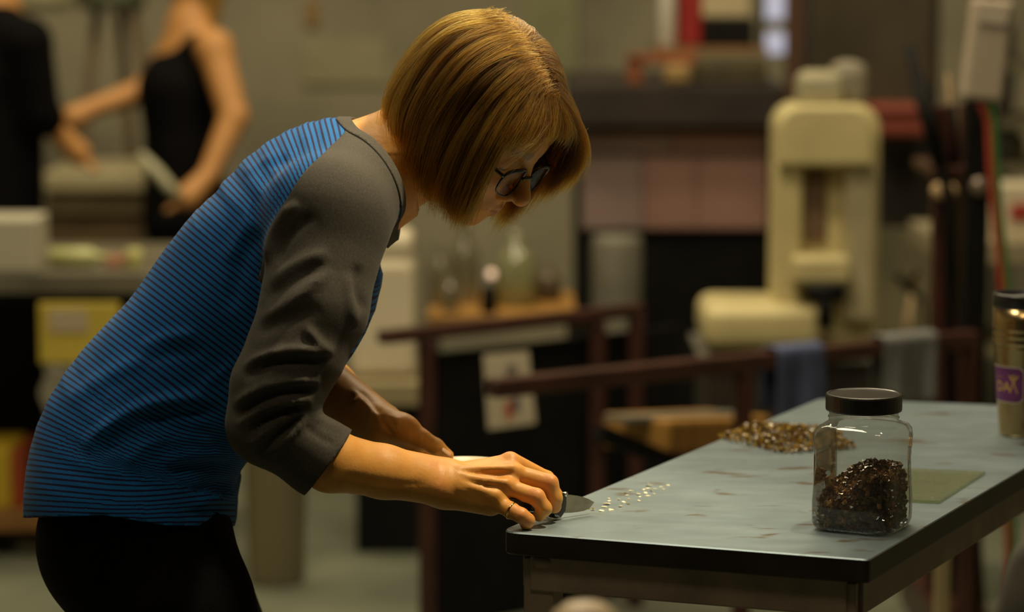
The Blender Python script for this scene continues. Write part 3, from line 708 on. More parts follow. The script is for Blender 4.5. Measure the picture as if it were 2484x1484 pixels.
mat_stripe = cloth_mat('blue_striped_jersey', 'stripe'); mat_heather = cloth_mat('charcoal_heather_jersey', 'heather')
woman = empty('person', (U(420, 1400, YS)[0]+.02, YS, 0), 'person with brown bob and glasses in blue striped shirt bending over table with knife', 'person')
Vb, Tb, Ab = clip(V2, T2, -A2[2], A2)
def solid(o, t):
    s = o.modifiers.new('thickness', 'SOLIDIFY'); s.thickness = t; s.offset = -1; return o
shirt = fast_mesh('shirt', Vb, Tb, mat_stripe, woman, attrs={'stripe': Ab[0]}); solid(shirt, .0012); shirt['label'] = 'blue jersey shirt body with thin navy stripes'
Vg, Tg, Ag = clip(V2, T2, A2[2], A2)
for sgn in (1, -1):
    v, t, a = clip(Vg, Tg, sgn*(YS-Vg[:, 1]), Ag)
    s = fast_mesh('sleeve', v, t, mat_heather, shirt); solid(s, .0015); s['label'] = 'charcoal raglan sleeve pushed to three quarter length'
vc, tc2, ac = clip(V2, T2, .0155-A2[1], A2)
collar = fast_mesh('collar', vc+ac[3]*.0016, tc2, mat_heather, shirt); solid(collar, .003); collar['label'] = 'charcoal ribbed collar band'
# stitched edge on the collar and the shirt hem line
# ---- head frame
TH, PS = math.radians(42), math.radians(27)
HF = np.array([math.cos(TH)*math.cos(PS), -math.cos(TH)*math.sin(PS), -math.sin(TH)])
HU = np.array([math.sin(TH)*math.cos(PS), -math.sin(TH)*math.sin(PS), math.cos(TH)])
HL = np.array([math.sin(PS), math.cos(PS), 0.0])
HC = U(1177, 222, 3.222); HR = np.stack([HF, HL, HU])           # rows: forward, left, up
def toh(p): return (p-HC)@HR.T
def fromh(q): return np.asarray(q)@HR+HC
def head_local(q):
    m = q.copy(); m[:, 1] = np.abs(m[:, 1])                       # symmetric
    d = ell(q, (.004, 0, -.001), (.087, .0745, .081))
    d = smin(d, ell(q, (.036, 0, -.055), (.056, .060, .070)), .03)
    d = smin(d, ell(m, (.060, .030, -.058), (.030, .028, .034)), .02)          # cheeks
    d = smin(d, cone(m, (-.005, .050, -.070), (.066, .014, -.112), .017, .014), .025)  # jaw
    d = smin(d, ball(q, (.080, 0, -.116), .013), .018)            # chin
    d = smin(d, cone(m, (.083, .012, -.008), (.072, .045, -.010), .010, .010), .014)   # brow
    d = smax(d, -ell(m, (.108, .033, -.030), (.020, .017, .013)), .016)        # sockets
    d = smin(d, ball(m, (.0765, .0325, -.0285), .0130), .004)     # lidded eyes
    d = smin(d, cone(q, (.088, 0, -.022), (.113, 0, -.056), .0075, .0088), .012)       # nose
    d = smin(d, ball(q, (.1122, 0, -.0580), .0088), .009)
    d = smin(d, ell(m, (.099, .0125, -.0635), (.011, .0065, .0075)), .006)     # wings
    d = smax(d, -ell(m, (.1045, .0065, -.0705), (.006, .0036, .004)), .003)    # nostrils
    d = smin(d, ell(q, (.084, 0, -.088), (.017, .028, .020)), .014)            # muzzle
    d = smin(d, cone(m, (.0995, .0, -.0845), (.0915, .020, -.0885), .0042, .0022), .004)  # upper lip
    d = smin(d, cone(m, (.0975, .0, -.0945), (.0905, .018, -.0915), .0052, .0026), .004)  # lower lip
    d = smax(d, -cone(m, (.1035, 0, -.0893), (.092, .024, -.0898), .0009, .0007), .002)
    ear = smax(ell(m, (-.008, .070, -.030), (.017, .008, .028)), -ell(m, (-.006, .079, -.030), (.011, .005, .019)), .004)
    return smin(d, ear, .006)
_head = culled(lambda p: head_local(toh(p)), fromh(np.array([[a, b, c] for a in (-.1, .13) for b in (-.1, .1) for c in (-.14, .1)])), .01)
nb, nt_ = U(893, 418, YS), fromh((-.020, 0, -.062))
_neck = culled(lambda p: smin(smin(cone(p, nb, nt_+np.array([.0, 0, -.012]), .056, .050), cone(p, nb+np.array([.012, -.045, -.012]), fromh((-.005, -.058, -.055)), .012, .014), .02), cone(p, U(925, 470, YS), fromh((.02, 0, -.085)), .03, .02), .03), np.stack([nb, nt_]), .12)
# ---- hands
def hand_sdf(meta, fingers, k_palm=.012, extra=()):
    mp = [(P3([a, b]), ra, rb) for a, b, ra, rb in meta]; fp = [(P3(f), r) for f, r in fingers]; ep = [(P3([a, b]), ra, rb) for a, b, ra, rb in extra]
    allp = np.concatenate([m[0] for m in mp]+[f[0] for f in fp]+[e[0] for e in ep])
    def f(p):
        d = None
        for q, ra, rb in mp:
            c = cone(p, q[0], q[1], ra, rb); d = c if d is None else smin(d, c, k_palm)
        for q, ra, rb in ep: d = smin(d, cone(p, q[0], q[1], ra, rb), .010 if ra > .005 else .007)
        for q, r in fp:
            c = chain(p, q, r, .0035)
            d = smin(d, c, .0045)
        return d
    return culled(f, allp, .05), allp
mm = .001
RH_meta = [((1085, 1158, 3.128), (1236, 1122, 3.148), 14*mm, 10.4*mm), ((1078, 1160, 3.115), (1240, 1149, 3.132), 15*mm, 11.5*mm),
           ((1075, 1172, 3.106), (1224, 1182, 3.116), 15*mm, 11.0*mm), ((1072, 1190, 3.102), (1196, 1216, 3.106), 15*mm, 10.5*mm),
           ((1088, 1196, 3.112), (1190, 1222, 3.114), 16*mm, 13*mm), ((1098, 1160, 3.146), (1200, 1176, 3.162), 16*mm, 13*mm)]
RH_fing = [([(1238, 1118, 3.148), (1326, 1161, 3.168), (1349, 1203, 3.166), (1347, 1232, 3.158)], [10.6*mm, 8.8*mm, 7.6*mm, 6.6*mm]),
           ([(1240, 1146, 3.132), (1333, 1171, 3.128), (1346, 1208, 3.128), (1346, 1229, 3.131)], [10.8*mm, 9.6*mm, 8.3*mm, 7.4*mm]),
           ([(1224, 1181, 3.116), (1301, 1205, 3.106), (1320, 1233, 3.106), (1308, 1249, 3.114)], [10.6*mm, 9.4*mm, 8.4*mm, 7.4*mm]),
           ([(1198, 1214, 3.107), (1240, 1238, 3.094), (1264, 1250, 3.088), (1280, 1262, 3.090), (1276, 1271, 3.094)], [10.2*mm, 8.8*mm, 8.3*mm, 7.7*mm, 6.8*mm]),
           ([(1120, 1165, 3.160), (1200, 1185, 3.182), (1268, 1208, 3.178), (1318, 1226, 3.168)], [15*mm, 11*mm, 9.5*mm, 7.5*mm])]
# knuckle crests and extensor tendons
RH_ext = [((1250, 1144, 3.124), (1251, 1144, 3.124), 8.2*mm, 8.2*mm), ((1231, 1178, 3.109), (1232, 1178, 3.109), 7.8*mm, 7.8*mm),
          ((1202, 1206, 3.100), (1203, 1206, 3.100), 7.4*mm, 7.4*mm),
          ((1120, 1136, 3.104), (1240, 1134, 3.117), 3.2*mm, 3.4*mm), ((1115, 1154, 3.096), (1226, 1170, 3.102), 3.0*mm, 3.4*mm), ((1110, 1172, 3.092), (1198, 1198, 3.096), 2.8*mm, 3.0*mm),
          ((1060, 1184, 3.092), (1061, 1185, 3.092), 10.5*mm, 10.5*mm)]
_rh, _rhp = hand_sdf(RH_meta, RH_fing, extra=RH_ext)
LH_meta = [((930, 1030, 3.275), (1010, 1075, 3.265), 17*mm, 13*mm), ((925, 1045, 3.29), (1070, 1120, 3.30), 16*mm, 11*mm), ((922, 1058, 3.30), (1065, 1138, 3.325), 15*mm, 11*mm),
           ((920, 1065, 3.315), (1050, 1155, 3.345), 14*mm, 10*mm), ((945, 1025, 3.262), (985, 1040, 3.255), 17*mm, 16*mm)]
LH_fing = [([(975, 1035, 3.255), (1022, 1063, 3.250), (1058, 1083, 3.250), (1088, 1104, 3.252)], [16*mm, 10.8*mm, 9.2*mm, 6.2*mm]),
           ([(1070, 1120, 3.30), (1130, 1150, 3.295), (1180, 1158, 3.292), (1210, 1157, 3.29)], [10.5*mm, 9*mm, 8*mm, 7*mm]),
           ([(1065, 1138, 3.325), (1130, 1163, 3.322), (1185, 1170, 3.315), (1220, 1168, 3.312)], [10.5*mm, 9*mm, 8*mm, 7*mm]),
           ([(1050, 1155, 3.345), (1110, 1174, 3.345), (1165, 1180, 3.340), (1195, 1178, 3.336)], [10*mm, 8.6*mm, 7.6*mm, 6.8*mm]),
           ([(1040, 1165, 3.36), (1090, 1184, 3.362), (1130, 1190, 3.360), (1155, 1188, 3.356)], [9*mm, 7.6*mm, 7*mm, 6*mm])]
_lh, _lhp = hand_sdf(LH_meta, LH_fing, k_palm=.014, extra=[((905, 1010, 3.262), (965, 1020, 3.243), 3.2*mm, 3.4*mm), ((870, 975, 3.285), (950, 1035, 3.255), 3.0*mm, 3.0*mm)])
# forearms: two bones wide at the wrist
_fr = P3([(652, 1030, 3.025), (800, 1108, 3.048), (930, 1136, 3.085), (1075, 1155, 3.118), (800, 1132, 3.045), (930, 1155, 3.075), (1075, 1184, 3.104)])
_fl = P3([(650, 840, 3.44), (790, 940, 3.36), (925, 1025, 3.285), (915, 1052, 3.30), (790, 965, 3.37)])
def arms(p):
    d = smin(chain(p, _ra[1:6], [.045, .042, .038, .034, .029], .01), chain(p, _fr[[0, 1, 2, 3]], [.029, .0285, .0245, .0205], .01), .02)
    d = smin(d, chain(p, _fr[[0, 4, 5, 6]], [.029, .0240, .0208, .0195], .01), .02)
    d = smin(d, chain(p, _la[1:4], [.045, .043, .038], .01), .02)
    d = smin(d, chain(p, _fl[[0, 1, 2]], [.038, .034, .0235], .01), .02)
    return smin(d, chain(p, _fl[[0, 4, 3]], [.036, .030, .0215], .01), .02)
_arms = culled(arms, np.concatenate([_ra[1:], _la[1:], _fr, _fl]), .06)
_torso_in = culled(lambda p: torso(p, -.012, i0=20), np.stack([np.array([-.40, YS-.18, 1.06]), np.array([-.12, YS+.18, 1.50])]), .012)
def body_sdf(p):
    d = _torso_in(p); d = smin(d, _neck(p), .03); d = smin(d, _head(p), .015)
    d = smin(d, _arms(p), .03); d = smin(d, _rh(p), .012); return smin(d, _lh(p), .012)
VB, FB = polygonise(body_sdf, [-.62, 2.94, .80], [.24, 3.56, 1.72], .0026, newton=1)
pxB, pyB = PX(VB); ql = toh(VB)
# skin tone: redder knuckles, cheeks, nose; lips; brows
skin = np.tile(np.array([.62, .300, .068]), (len(VB), 1))
def tint(mask, col): 
    global skin
    skin = skin*(1-mask[:, None])+np.array(col)*mask[:, None]
for c, r, w in ((_rhp[1], .016, .25), (_rhp[3], .016, .3), (_rhp[5], .014, .3), (U(1332, 1165, 3.118), .011, .6), (U(1303, 1200, 3.098), .011, .5), (U(1262, 1243, 3.082), .01, .4), (U(1278, 1268, 3.085), .010, .6),
                (U(1060, 1180, 3.085), .011, .7), (U(1048, 1135, 3.09), .008, .5), (U(1343, 1230, 3.122), .009, .5)):
    tint(w*np.exp(-(np.linalg.norm(VB-c, axis=1)/r)**2), (.60, .21, .085))
hm = np.abs(ql[:, 1])
tint(.45*np.exp(-((ql[:, 0]-.112)**2+ql[:, 1]**2+(ql[:, 2]+.058)**2)/.012**2), (.60, .22, .09))
tint(.35*np.exp(-((ql[:, 0]-.078)**2+(hm-.04)**2+(ql[:, 2]+.055)**2)/.022**2), (.60, .24, .09))
lipd = np.minimum(cone(np.c_[ql[:, 0], hm, ql[:, 2]], (.0995, 0, -.0845), (.0915, .020, -.0885), .0045, .002), cone(np.c_[ql[:, 0], hm, ql[:, 2]], (.0975, 0, -.0945), (.0905, .018, -.0915), .0055, .0024))
tint(.8*np.clip(1-lipd/.0022, 0, 1), (.42, .13, .085))
brow = cone(np.c_[ql[:, 0], hm, ql[:, 2]], (.093, .014, -.009), (.080, .046, -.008), .0045, .003); tint(.7*np.clip(1-brow/.003, 0, 1), (.16, .085, .03))
lash = cone(np.c_[ql[:, 0], hm, ql[:, 2]], (.0905, .0235, -.0350), (.0855, .043, -.0350), .0012, .001); tint(.9*np.clip(1-lash/.0016, 0, 1), (.03, .02, .015))
def skin_mat():
    m = bpy.data.materials.new('skin'); m.use_nodes = True; nt = m.node_tree; b = nt.nodes['Principled BSDF']
    b.inputs['Roughness'].default_value = .48; b.inputs['Specular IOR Level'].default_value = .35
    b.inputs['Subsurface Weight'].default_value = .25; b.inputs['Subsurface Radius'].default_value = (1, .35, .15); b.inputs['Subsurface Scale'].default_value = .004
    at = nt.nodes.new('ShaderNodeAttribute'); at.attribute_name = 'tone'
    tc = nt.nodes.new('ShaderNodeTexCoord'); n = nt.nodes.new('ShaderNodeTexNoise'); n.inputs['Scale'].default_value = 55; n.inputs['Detail'].default_value = 6
    nt.links.new(tc.outputs['Object'], n.inputs['Vector'])
    r = nt.nodes.new('ShaderNodeValToRGB'); r.color_ramp.elements[0].position = .3; r.color_ramp.elements[0].color = (.80, .72, .66, 1); r.color_ramp.elements[1].position = .62
    mx = nt.nodes.new('ShaderNodeMix'); mx.data_type = 'RGBA'; mx.blend_type = 'MULTIPLY'; mx.inputs[0].default_value = .55
    nt.links.new(n.outputs['Fac'], r.inputs[0]); nt.links.new(at.outputs['Color'], mx.inputs[6]); nt.links.new(r.outputs[0], mx.inputs[7]); nt.links.new(mx.outputs[2], b.inputs['Base Color'])
    n2 = nt.nodes.new('ShaderNodeTexNoise'); n2.inputs['Scale'].default_value = 260; n2.inputs['Detail'].default_value = 4; nt.links.new(tc.outputs['Object'], n2.inputs['Vector'])
    bm = nt.nodes.new('ShaderNodeBump'); bm.inputs['Strength'].default_value = .22; bm.inputs['Distance'].default_value = .0012
    nt.links.new(n2.outputs['Fac'], bm.inputs['Height']); nt.links.new(bm.outputs[0], b.inputs['Normal'])
    return m
mat_skin = skin_mat()
# creases and veins on the hands and forearms (amplitude mm, width px), near side of each
NB = grad(body_sdf, VB, .0015); NB /= np.linalg.norm(NB, axis=1)[:, None]; dis = np.zeros(len(VB))
VEINS = [([(1090, 1130), (1140, 1140), (1190, 1152), (1222, 1146)], .9, 5, 3.16), ([(1140, 1163), (1175, 1170), (1205, 1176)], .8, 4.5, 3.16), ([(1100, 1180), (1150, 1200), (1200, 1212)], .9, 6, 3.16), ([(1165, 1182), (1180, 1168), (1195, 1160)], .7, 4, 3.16),
         ([(830, 1150), (920, 1170), (1040, 1176)], -1.0, 10, 3.16), ([(1062, 1120), (1068, 1150), (1062, 1175)], -.6, 6, 3.16),
         ([(845, 940), (880, 970), (915, 1010), (935, 1035)], 1.6, 6, 3.5), ([(870, 945), (905, 985), (925, 1008)], -1.3, 6, 3.5), ([(930, 1005), (925, 1020), (945, 1045), (958, 1060)], -1.6, 5, 3.5),
         ([(945, 1010), (955, 1030), (960, 1040)], -.9, 4, 3.5), ([(1000, 1025), (1000, 1050), (1008, 1075)], -.7, 3.5, 3.5), ([(1012, 1030), (1012, 1055), (1018, 1080)], -.7, 3.5, 3.5), ([(990, 1022), (990, 1045)], -.5, 3.5, 3.5), ([(1030, 1050), (1026, 1070), (1030, 1085)], -.7, 3.5, 3.5)]
fc = np.clip((-NB[:, 1]+.1)/.4, 0, 1)
for pl, amp, w, ymax in VEINS:
    d, frc = polydist(pxB, pyB, crom(np.array(pl, float), 4)); sel = (VB[:, 1] < ymax) if ymax < 3.2 else (VB[:, 1] > 3.16)
    dis += amp*.001*np.exp(-(d/w)**2)*np.clip(5*frc*(1-frc)*1.6, 0, 1)*fc*sel
VB = VB+NB*dis[:, None]
body = fast_mesh('body', VB, FB, mat_skin, woman, cols={'tone': skin})
# nail on the visible thumb of the far hand
tn = U(1084, 1095, 3.243); tdir = U(1092, 1106, 3.25)-U(1070, 1090, 3.25); tdir /= np.linalg.norm(tdir); tup = np.array([.35, -.35, .87]); tup -= tdir*(tup@tdir); tup /= np.linalg.norm(tup); tsd = np.cross(tdir, tup)
V = []; F = []
for i in range(7):
    for j in range(7):
        a, b = (i-3)/3, (j-3)/3; k = math.sqrt(max(0, 1-.35*a*a)); V.append(tn+tdir*a*.0062+tsd*b*.0050*k+tup*(.0004-.0022*b*b))
for i in range(6):
    for j in range(6): q = i*7+j; F.append((q, q+7, q+8, q+1))
solid(mesh('thumbnail', V, F, M('nail', (.60, .33, .16), .35), woman, smooth=True), .0006)
# finger ring on the near little finger
ra_, rb_ = U(1240, 1238, 3.094), U(1264, 1250, 3.088); rd = rb_-ra_; rd /= np.linalg.norm(rd); r1 = np.cross(rd, [0, 0, 1]); r1 /= np.linalg.norm(r1); r2 = np.cross(rd, r1)
rpt = [ra_+rd*.0005+(r1*math.cos(a)+r2*math.sin(a))*.0091 for a in np.linspace(0, 2*math.pi, 28, endpoint=False)]
mesh('finger_ring', *g_tube(rpt, [.0012+.0006*math.cos(a)**2 for a in np.linspace(0, 2*math.pi, 28, endpoint=False)], 8, closed=True), M('gold_ring', (.85, .50, .15), .18, metal=1), woman, smooth=True)['label'] = 'thin gold ring on the little finger'

# ---- hair: a cap and many strands
def shell(q, g=0.0):
    d = ell(q, (.001, 0, .002), (.0940+g, .085+g, .0870+g)); return smin(d, ell(q, (.000, 0, -.05), (.083+g, .086+g, .072+g)), .03)
def cap_local(q):
    d = shell(q, -.007); d = smax(d, -(q[:, 2]+.108+.10*np.clip(-q[:, 0]-.03, 0, .03)), .006)
    d = smax(d, -ell(q, (.110, 0, -.045), (.066, .068, .105)), .01)
    for s in (1, -1): d = smin(d, cone(q*np.array([1, s, 1]), (.052, .064, .000), (.084, .070, -.085), .010, .009), .02)
    return smax(d, -ell(q, (.05, 0, -.15), (.07, .055, .09)), .01)
lo = fromh(np.array([[a, b, c] for a in (-.13, .13) for b in (-.12, .12) for c in (-.14, .12)]))
VH, FH = polygonise(lambda p: cap_local(toh(p)), lo.min(0), lo.max(0), .0045, newton=1)
mat_cap = M('hair_underlayer', (.075, .038, .010), .55, var=.4, scale=120, stretch=(1, 1, .3))
hair = fast_mesh('hair', VH, FH, mat_cap, woman); hair['label'] = 'chin length golden brown bob'
def shell_r(dirs):
    lo_, hi_ = np.full(len(dirs), .03), np.full(len(dirs), .2)
    for _ in range(18):
        m = (lo_+hi_)/2; o = shell(dirs*m[:, None]) > 0; hi_ = np.where(o, m, hi_); lo_ = np.where(o, lo_, m)
    return lo_
# guides: root, two controls, tip, in head coordinates (forward, left, up)
GN = [((-.040, -.012, .083), (-.084, -.012, .046), (-.092, -.010, -.050), (-.062, 0, -.118)),
      ((-.026, -.016, .087), (-.070, -.054, .052), (-.074, -.066, -.050), (-.014, -.060, -.116)),
      ((-.006, -.019, .089), (-.034, -.078, .060), (-.034, -.096, -.045), (.034, -.080, -.112)),
      ((.018, -.021, .086), (-.003, -.084, .060), (.014, -.103, -.045), (.068, -.087, -.110)),
      ((.038, -.023, .080), (.030, -.083, .052), (.056, -.101, -.040), (.094, -.083, -.108)),
      ((.050, -.024, .075), (.052, -.074, .048), (.080, -.095, -.030), (.100, -.077, -.107)),
      ((.060, -.024, .069), (.070, -.066, .038), (.092, -.086, -.030), (.107, -.069, -.104))]
GW = [((.046, -.024, .077), (.068, -.060, .055), (.084, -.078, .020), (.080, -.076, -.030)), ((.052, -.023, .074), (.078, -.046, .056), (.094, -.062, .028), (.090, -.066, -.005)), ((.058, -.022, .071), (.086, -.030, .056), (.103, -.040, .036), (.100, -.046, .014)), ((.062, -.020, .069), (.090, -.014, .056), (.108, -.012, .042), (.106, -.014, .022)), ((.064, -.016, .067), (.092, .010, .054), (.110, .030, .038), (.106, .036, .014))]
GF = [((-.040, -.008, .083), (-.086, .005, .046), (-.094, .005, -.050), (-.062, 0, -.118)),
      ((-.024, -.010, .087), (-.068, .056, .052), (-.078, .074, -.050), (-.026, .062, -.116)),
      ((.000, -.010, .089), (-.022, .080, .060), (-.022, .100, -.045), (.030, .085, -.118)),
      ((.026, -.010, .085), (.020, .086, .056), (.050, .102, -.040), (.090, .066, -.142)),
      ((.038, -.011, .081), (.045, .082, .054), (.085, .103, -.025), (.100, .070, -.130)),
      ((.047, -.012, .077), (.060, .074, .050), (.104, .099, .000), (.108, .084, -.086)),
      ((.055, -.013, .073), (.076, .060, .050), (.116, .095, .008), (.116, .088, -.058)),
      ((.064, -.014, .067), (.092, .044, .047), (.120, .087, .018), (.120, .092, -.034))]
NPT = 16
def strands(G, n, seed, clumps):
    g = np.random.default_rng(seed); G = np.array(G); m = len(G)-1
    cs_ = np.sort(g.random(clumps)); s = g.random(n); ci = np.argmin(np.abs(s[:, None]-cs_[None]), 1)
    lev = g.integers(0, 3, n)                                     # layers of the cut
    def at(sv):
        x = np.clip(sv, 0, .99999)*m; i = x.astype(int); f = (x-i)[:, None, None]; return G[i]*(1-f)+G[np.minimum(i+1, m)]*f
    t = np.linspace(0, 1, NPT)
    def bez(C, tt):
        return ((1-tt)**3)[..., None]*C[:, None, 0]+(3*(1-tt)**2*tt)[..., None]*C[:, None, 1]+(3*(1-tt)*tt**2)[..., None]*C[:, None, 2]+(tt**3)[..., None]*C[:, None, 3]
    t0 = np.where(g.random(n) < .45, 0, g.random(n)*.35); t1 = 1-np.abs(g.normal(0, .05, n))-(lev == 2)*g.random(n)*.22
    tt = t0[:, None]+(t1-t0)[:, None]*t[None]
    inner = g.random(n) < .35; dl = np.where(inner, 0, g.normal(0, .065, clumps)[ci])+g.normal(0, .02, n); Ca = at(s).copy(); Cb = at(np.clip(s+dl, 0, 1)); Ca[:, 2] = Ca[:, 2]*.5+Cb[:, 2]*.5; Ca[:, 3] = Cb[:, 3]; Ca[:, 0, 1] += g.normal(0, .007, n); Ca[:, 0, 0] += g.normal(0, .006, n); Pa = bez(Ca, tt); Cc = at(cs_[ci]).copy(); Cd = at(np.clip(cs_[ci]+dl, 0, 1)); Cc[:, 2] = Cc[:, 2]*.5+Cd[:, 2]*.5; Cc[:, 3] = Cd[:, 3]; Pc = bez(Cc, tt)
    pull = (.2+.65*g.random(n)[:, None])*tt**1.5; Pn = Pa*(1-pull[..., None])+Pc*pull[..., None]
    dr = Pn/np.linalg.norm(Pn, axis=2)[..., None]; rr = np.linalg.norm(Pn, axis=2)
    rs = shell_r(dr.reshape(-1, 3)).reshape(n, NPT)
    bump = .0050*np.sin(ci*2.4)[:, None]*tt+.0022*np.sin(s*340)[:, None]*tt**.5
    lay = np.where(inner, g.uniform(.95, .97, n), g.uniform(.965, 1.010, n))[:, None]
    rr = np.maximum(rr*lay, rs*lay)+bump
    Pn = dr*rr[..., None]
    w = g.normal(0, 1, (n, 3))*.0036; w2 = g.normal(0, 1, (n, 3))*.0016
    Pn = Pn+w[:, None]*(tt**1.6)[..., None]+w2[:, None]*np.sin(tt*9+g.random(n)[:, None]*6)[..., None]*tt[..., None]
    fly = g.random(n) < .012; Pn[fly] += g.normal(0, .006, (fly.sum(), 1, 3))*(tt[fly]**2)[..., None]
    return Pn, np.sin(ci*2.4)*.75+np.sin(ci*1.3+1)*.35+g.normal(0, .30, n)  # random strand tone plus painted shade: sunken clumps darker, raised ones lighter
Sn, tn_ = strands(GN, 9800, 3, 85); Sf, tf_ = strands(GF, 8000, 5, 70); Sw, tw_ = strands(GW, 900, 11, 40)
# thin loose wisps across the forehead
g = np.random.default_rng(9); wisps = []
for k in range(70):
    a = np.array([.062+g.normal(0, .004), -.022+g.normal(0, .008), .064]); s = -1 if g.random() < .5 else 1
    C = np.array([a, (.100, s*.02+g.normal(0, .01), .048), (.106, s*.05+g.normal(0, .012), .018+g.normal(0, .006)), (.098+g.normal(0, .004), s*.072+g.normal(0, .008), -.004+g.normal(0, .014))])
    t = np.linspace(0, 1, NPT)[:, None]; wisps.append((1-t)**3*C[0]+3*(1-t)**2*t*C[1]+3*(1-t)*t*t*C[2]+t**3*C[3])
allS = np.concatenate([Sn, Sf, Sw, np.array(wisps)]); tones = np.concatenate([tn_, tf_, tw_, g.normal(0, .5, 70)])
WS = fromh(allS.reshape(-1, 3))
hc = bpy.data.hair_curves.new('hair_strands'); hc.add_curves([NPT]*len(allS))
hc.points.foreach_set('position', WS.astype(np.float32).ravel())
rad = hc.attributes.get('radius') or hc.attributes.new('radius', 'FLOAT', 'POINT')
rad.data.foreach_set('value', np.tile(.00017*np.concatenate([np.ones(NPT-4), [.9, .75, .5, .2]]), len(allS)).astype(np.float32))
ta = hc.attributes.new('tone', 'FLOAT', 'CURVE'); ta.data.foreach_set('value', np.clip(.5+.32*tones, 0, 1).astype(np.float32))
def hair_mat():
    m = bpy.data.materials.new('golden_brown_hair'); m.use_nodes = True; nt = m.node_tree; nt.nodes.clear()
    out = nt.nodes.new('ShaderNodeOutputMaterial'); h = nt.nodes.new('ShaderNodeBsdfHairPrincipled'); h.parametrization = 'COLOR'
    h.inputs['IOR'].default_value = 1.32; h.inputs['Roughness'].default_value = .40; h.inputs['Radial Roughness'].default_value = .45
    at = nt.nodes.new('ShaderNodeAttribute'); at.attribute_name = 'tone'; r = nt.nodes.new('ShaderNodeValToRGB'); e = r.color_ramp.elements
    e[0].position, e[0].color = .1, (.018, .0075, .0012, 1); e[1].position, e[1].color = .97, (.27, .130, .012, 1); x = e.new(.5); x.color = (.066, .027, .003, 1)
    nt.links.new(at.outputs['Fac'], r.inputs[0]); nt.links.new(r.outputs[0], h.inputs['Color']); nt.links.new(h.outputs[0], out.inputs[0]); return m
hc.materials.append(hair_mat())
ho = bpy.data.objects.new('hair_strands', hc); COL.objects.link(ho); attach(ho, hair); ho['kind'] = 'stuff'

# ---- glasses
gl = empty('glasses', fromh((.10, 0, -.045))); gl.location = fromh((.10, 0, -.045)).tolist(); attach(gl, woman); gl['label'] = 'dark framed glasses slipped down the nose'
mat_fr = M('dark_acetate', (.012, .010, .010), .25)
for s in (1, -1):
    cen = np.array([.1035, s*.0330, -.0400]); rim = []; lens = [cen+[.0015, 0, 0]]
    for k in range(36):
        a = 2*math.pi*k/36; e = 2.7; c, w = math.cos(a), math.sin(a); kk = (abs(c)**e+abs(w)**e)**(-1/e)
        y, z = .0235*kk*c, .0178*kk*w*(1-.08*c*s); rim.append(cen+np.array([-.10*z-abs(y)*.10+.0015, y, z])-np.array([.12*max(0, s*y), 0, 0]))
    thick = [.0011+.0014*max(0, math.sin(2*math.pi*k/36))**1 for k in range(36)]
    mesh('rim', *g_tube(fromh(np.array(rim)), thick, 8, closed=True), mat_fr, gl, smooth=True)
    V = np.array([cen+np.array([.001, 0, 0])]+rim); mesh('lens', fromh(V), [(0, 1+k, 1+(k+1) % 36) for k in range(36)], clear_mat('lens_glass', (.90, .90, .88), .05, .02, fres=.35), gl, smooth=True)
    arm = [cen+np.array([-.004, s*.0235, .008]), (.085, s*.064, -.030), (.055, s*.074, -.024), (.01, s*.079, -.018), (-.012, s*.080, -.024), (-.022, s*.078, -.045)]
    mesh('temple', *g_tube(fromh(crom(np.array(arm), 5)), .0022, 8), mat_fr, gl, smooth=True)
br = [(.1035, -.011, -.036), (.1065, 0, -.033), (.1035, .011, -.036)]
mesh('bridge', *g_tube(fromh(crom(np.array(br), 5)), .0018, 8), mat_fr, gl, smooth=True)

# ---- trousers and shoes (mostly below the frame)
hipn, hipf = U(338, 1300, YS-.062), U(338, 1300, YS+.062)
kn_n, kn_f = np.array([-.31, YS-.10, .47]), np.array([-.27, YS+.10, .47]); an_n, an_f = np.array([-.40, YS-.11, .09]), np.array([-.36, YS+.11, .09])
thn, thf = U(412, 1484, YS-.085), U(420, 1484, YS+.085)
pel = U(326, 1285, YS)
def trouser(p):
    d = ell(p, pel+np.array([0, 0, -.01]), (.113, .142, .112))
    for h_, th_, k_, a_ in ((hipn, thn, kn_n, an_n), (hipf, thf, kn_f, an_f)): d = smin(d, chain(p, [h_, th_, k_, a_], [.101, .094, .072, .062], .02), .03)
    return smax(d, p[:, 2]-.905, .004)
VT, FT = polygonise(trouser, [-.62, 2.98, .03], [-.12, 3.52, .94], .008, newton=2)
TT = tris(FT); VT, TT, _ = clip(VT, TT, VT[:, 2]-.075)
mat_tr = M('black_trousers', (.0022, .0021, .0020), .9, var=.3, scale=40, bump=.2, bscale=300, spec=.08)
solid(fast_mesh('trousers', VT, TT, mat_tr, woman), .002)
for a in (an_n, an_f):
    a2 = a+np.array([.02, 0, -.045])
    V, F = polygonise(lambda p: smax(smin(cone(p, a2+np.array([-.045, 0, 0]), a2+np.array([.13, 0, -.012]), .042, .034), cone(p, a2, a2+np.array([-.01, 0, .055]), .045, .045), .03), .004-p[:, 2], .004), a2-.12, a2+.22, .006, 1)
    fast_mesh('shoe', V, F, M('black_leather', (.012, .011, .010), .4), woman)

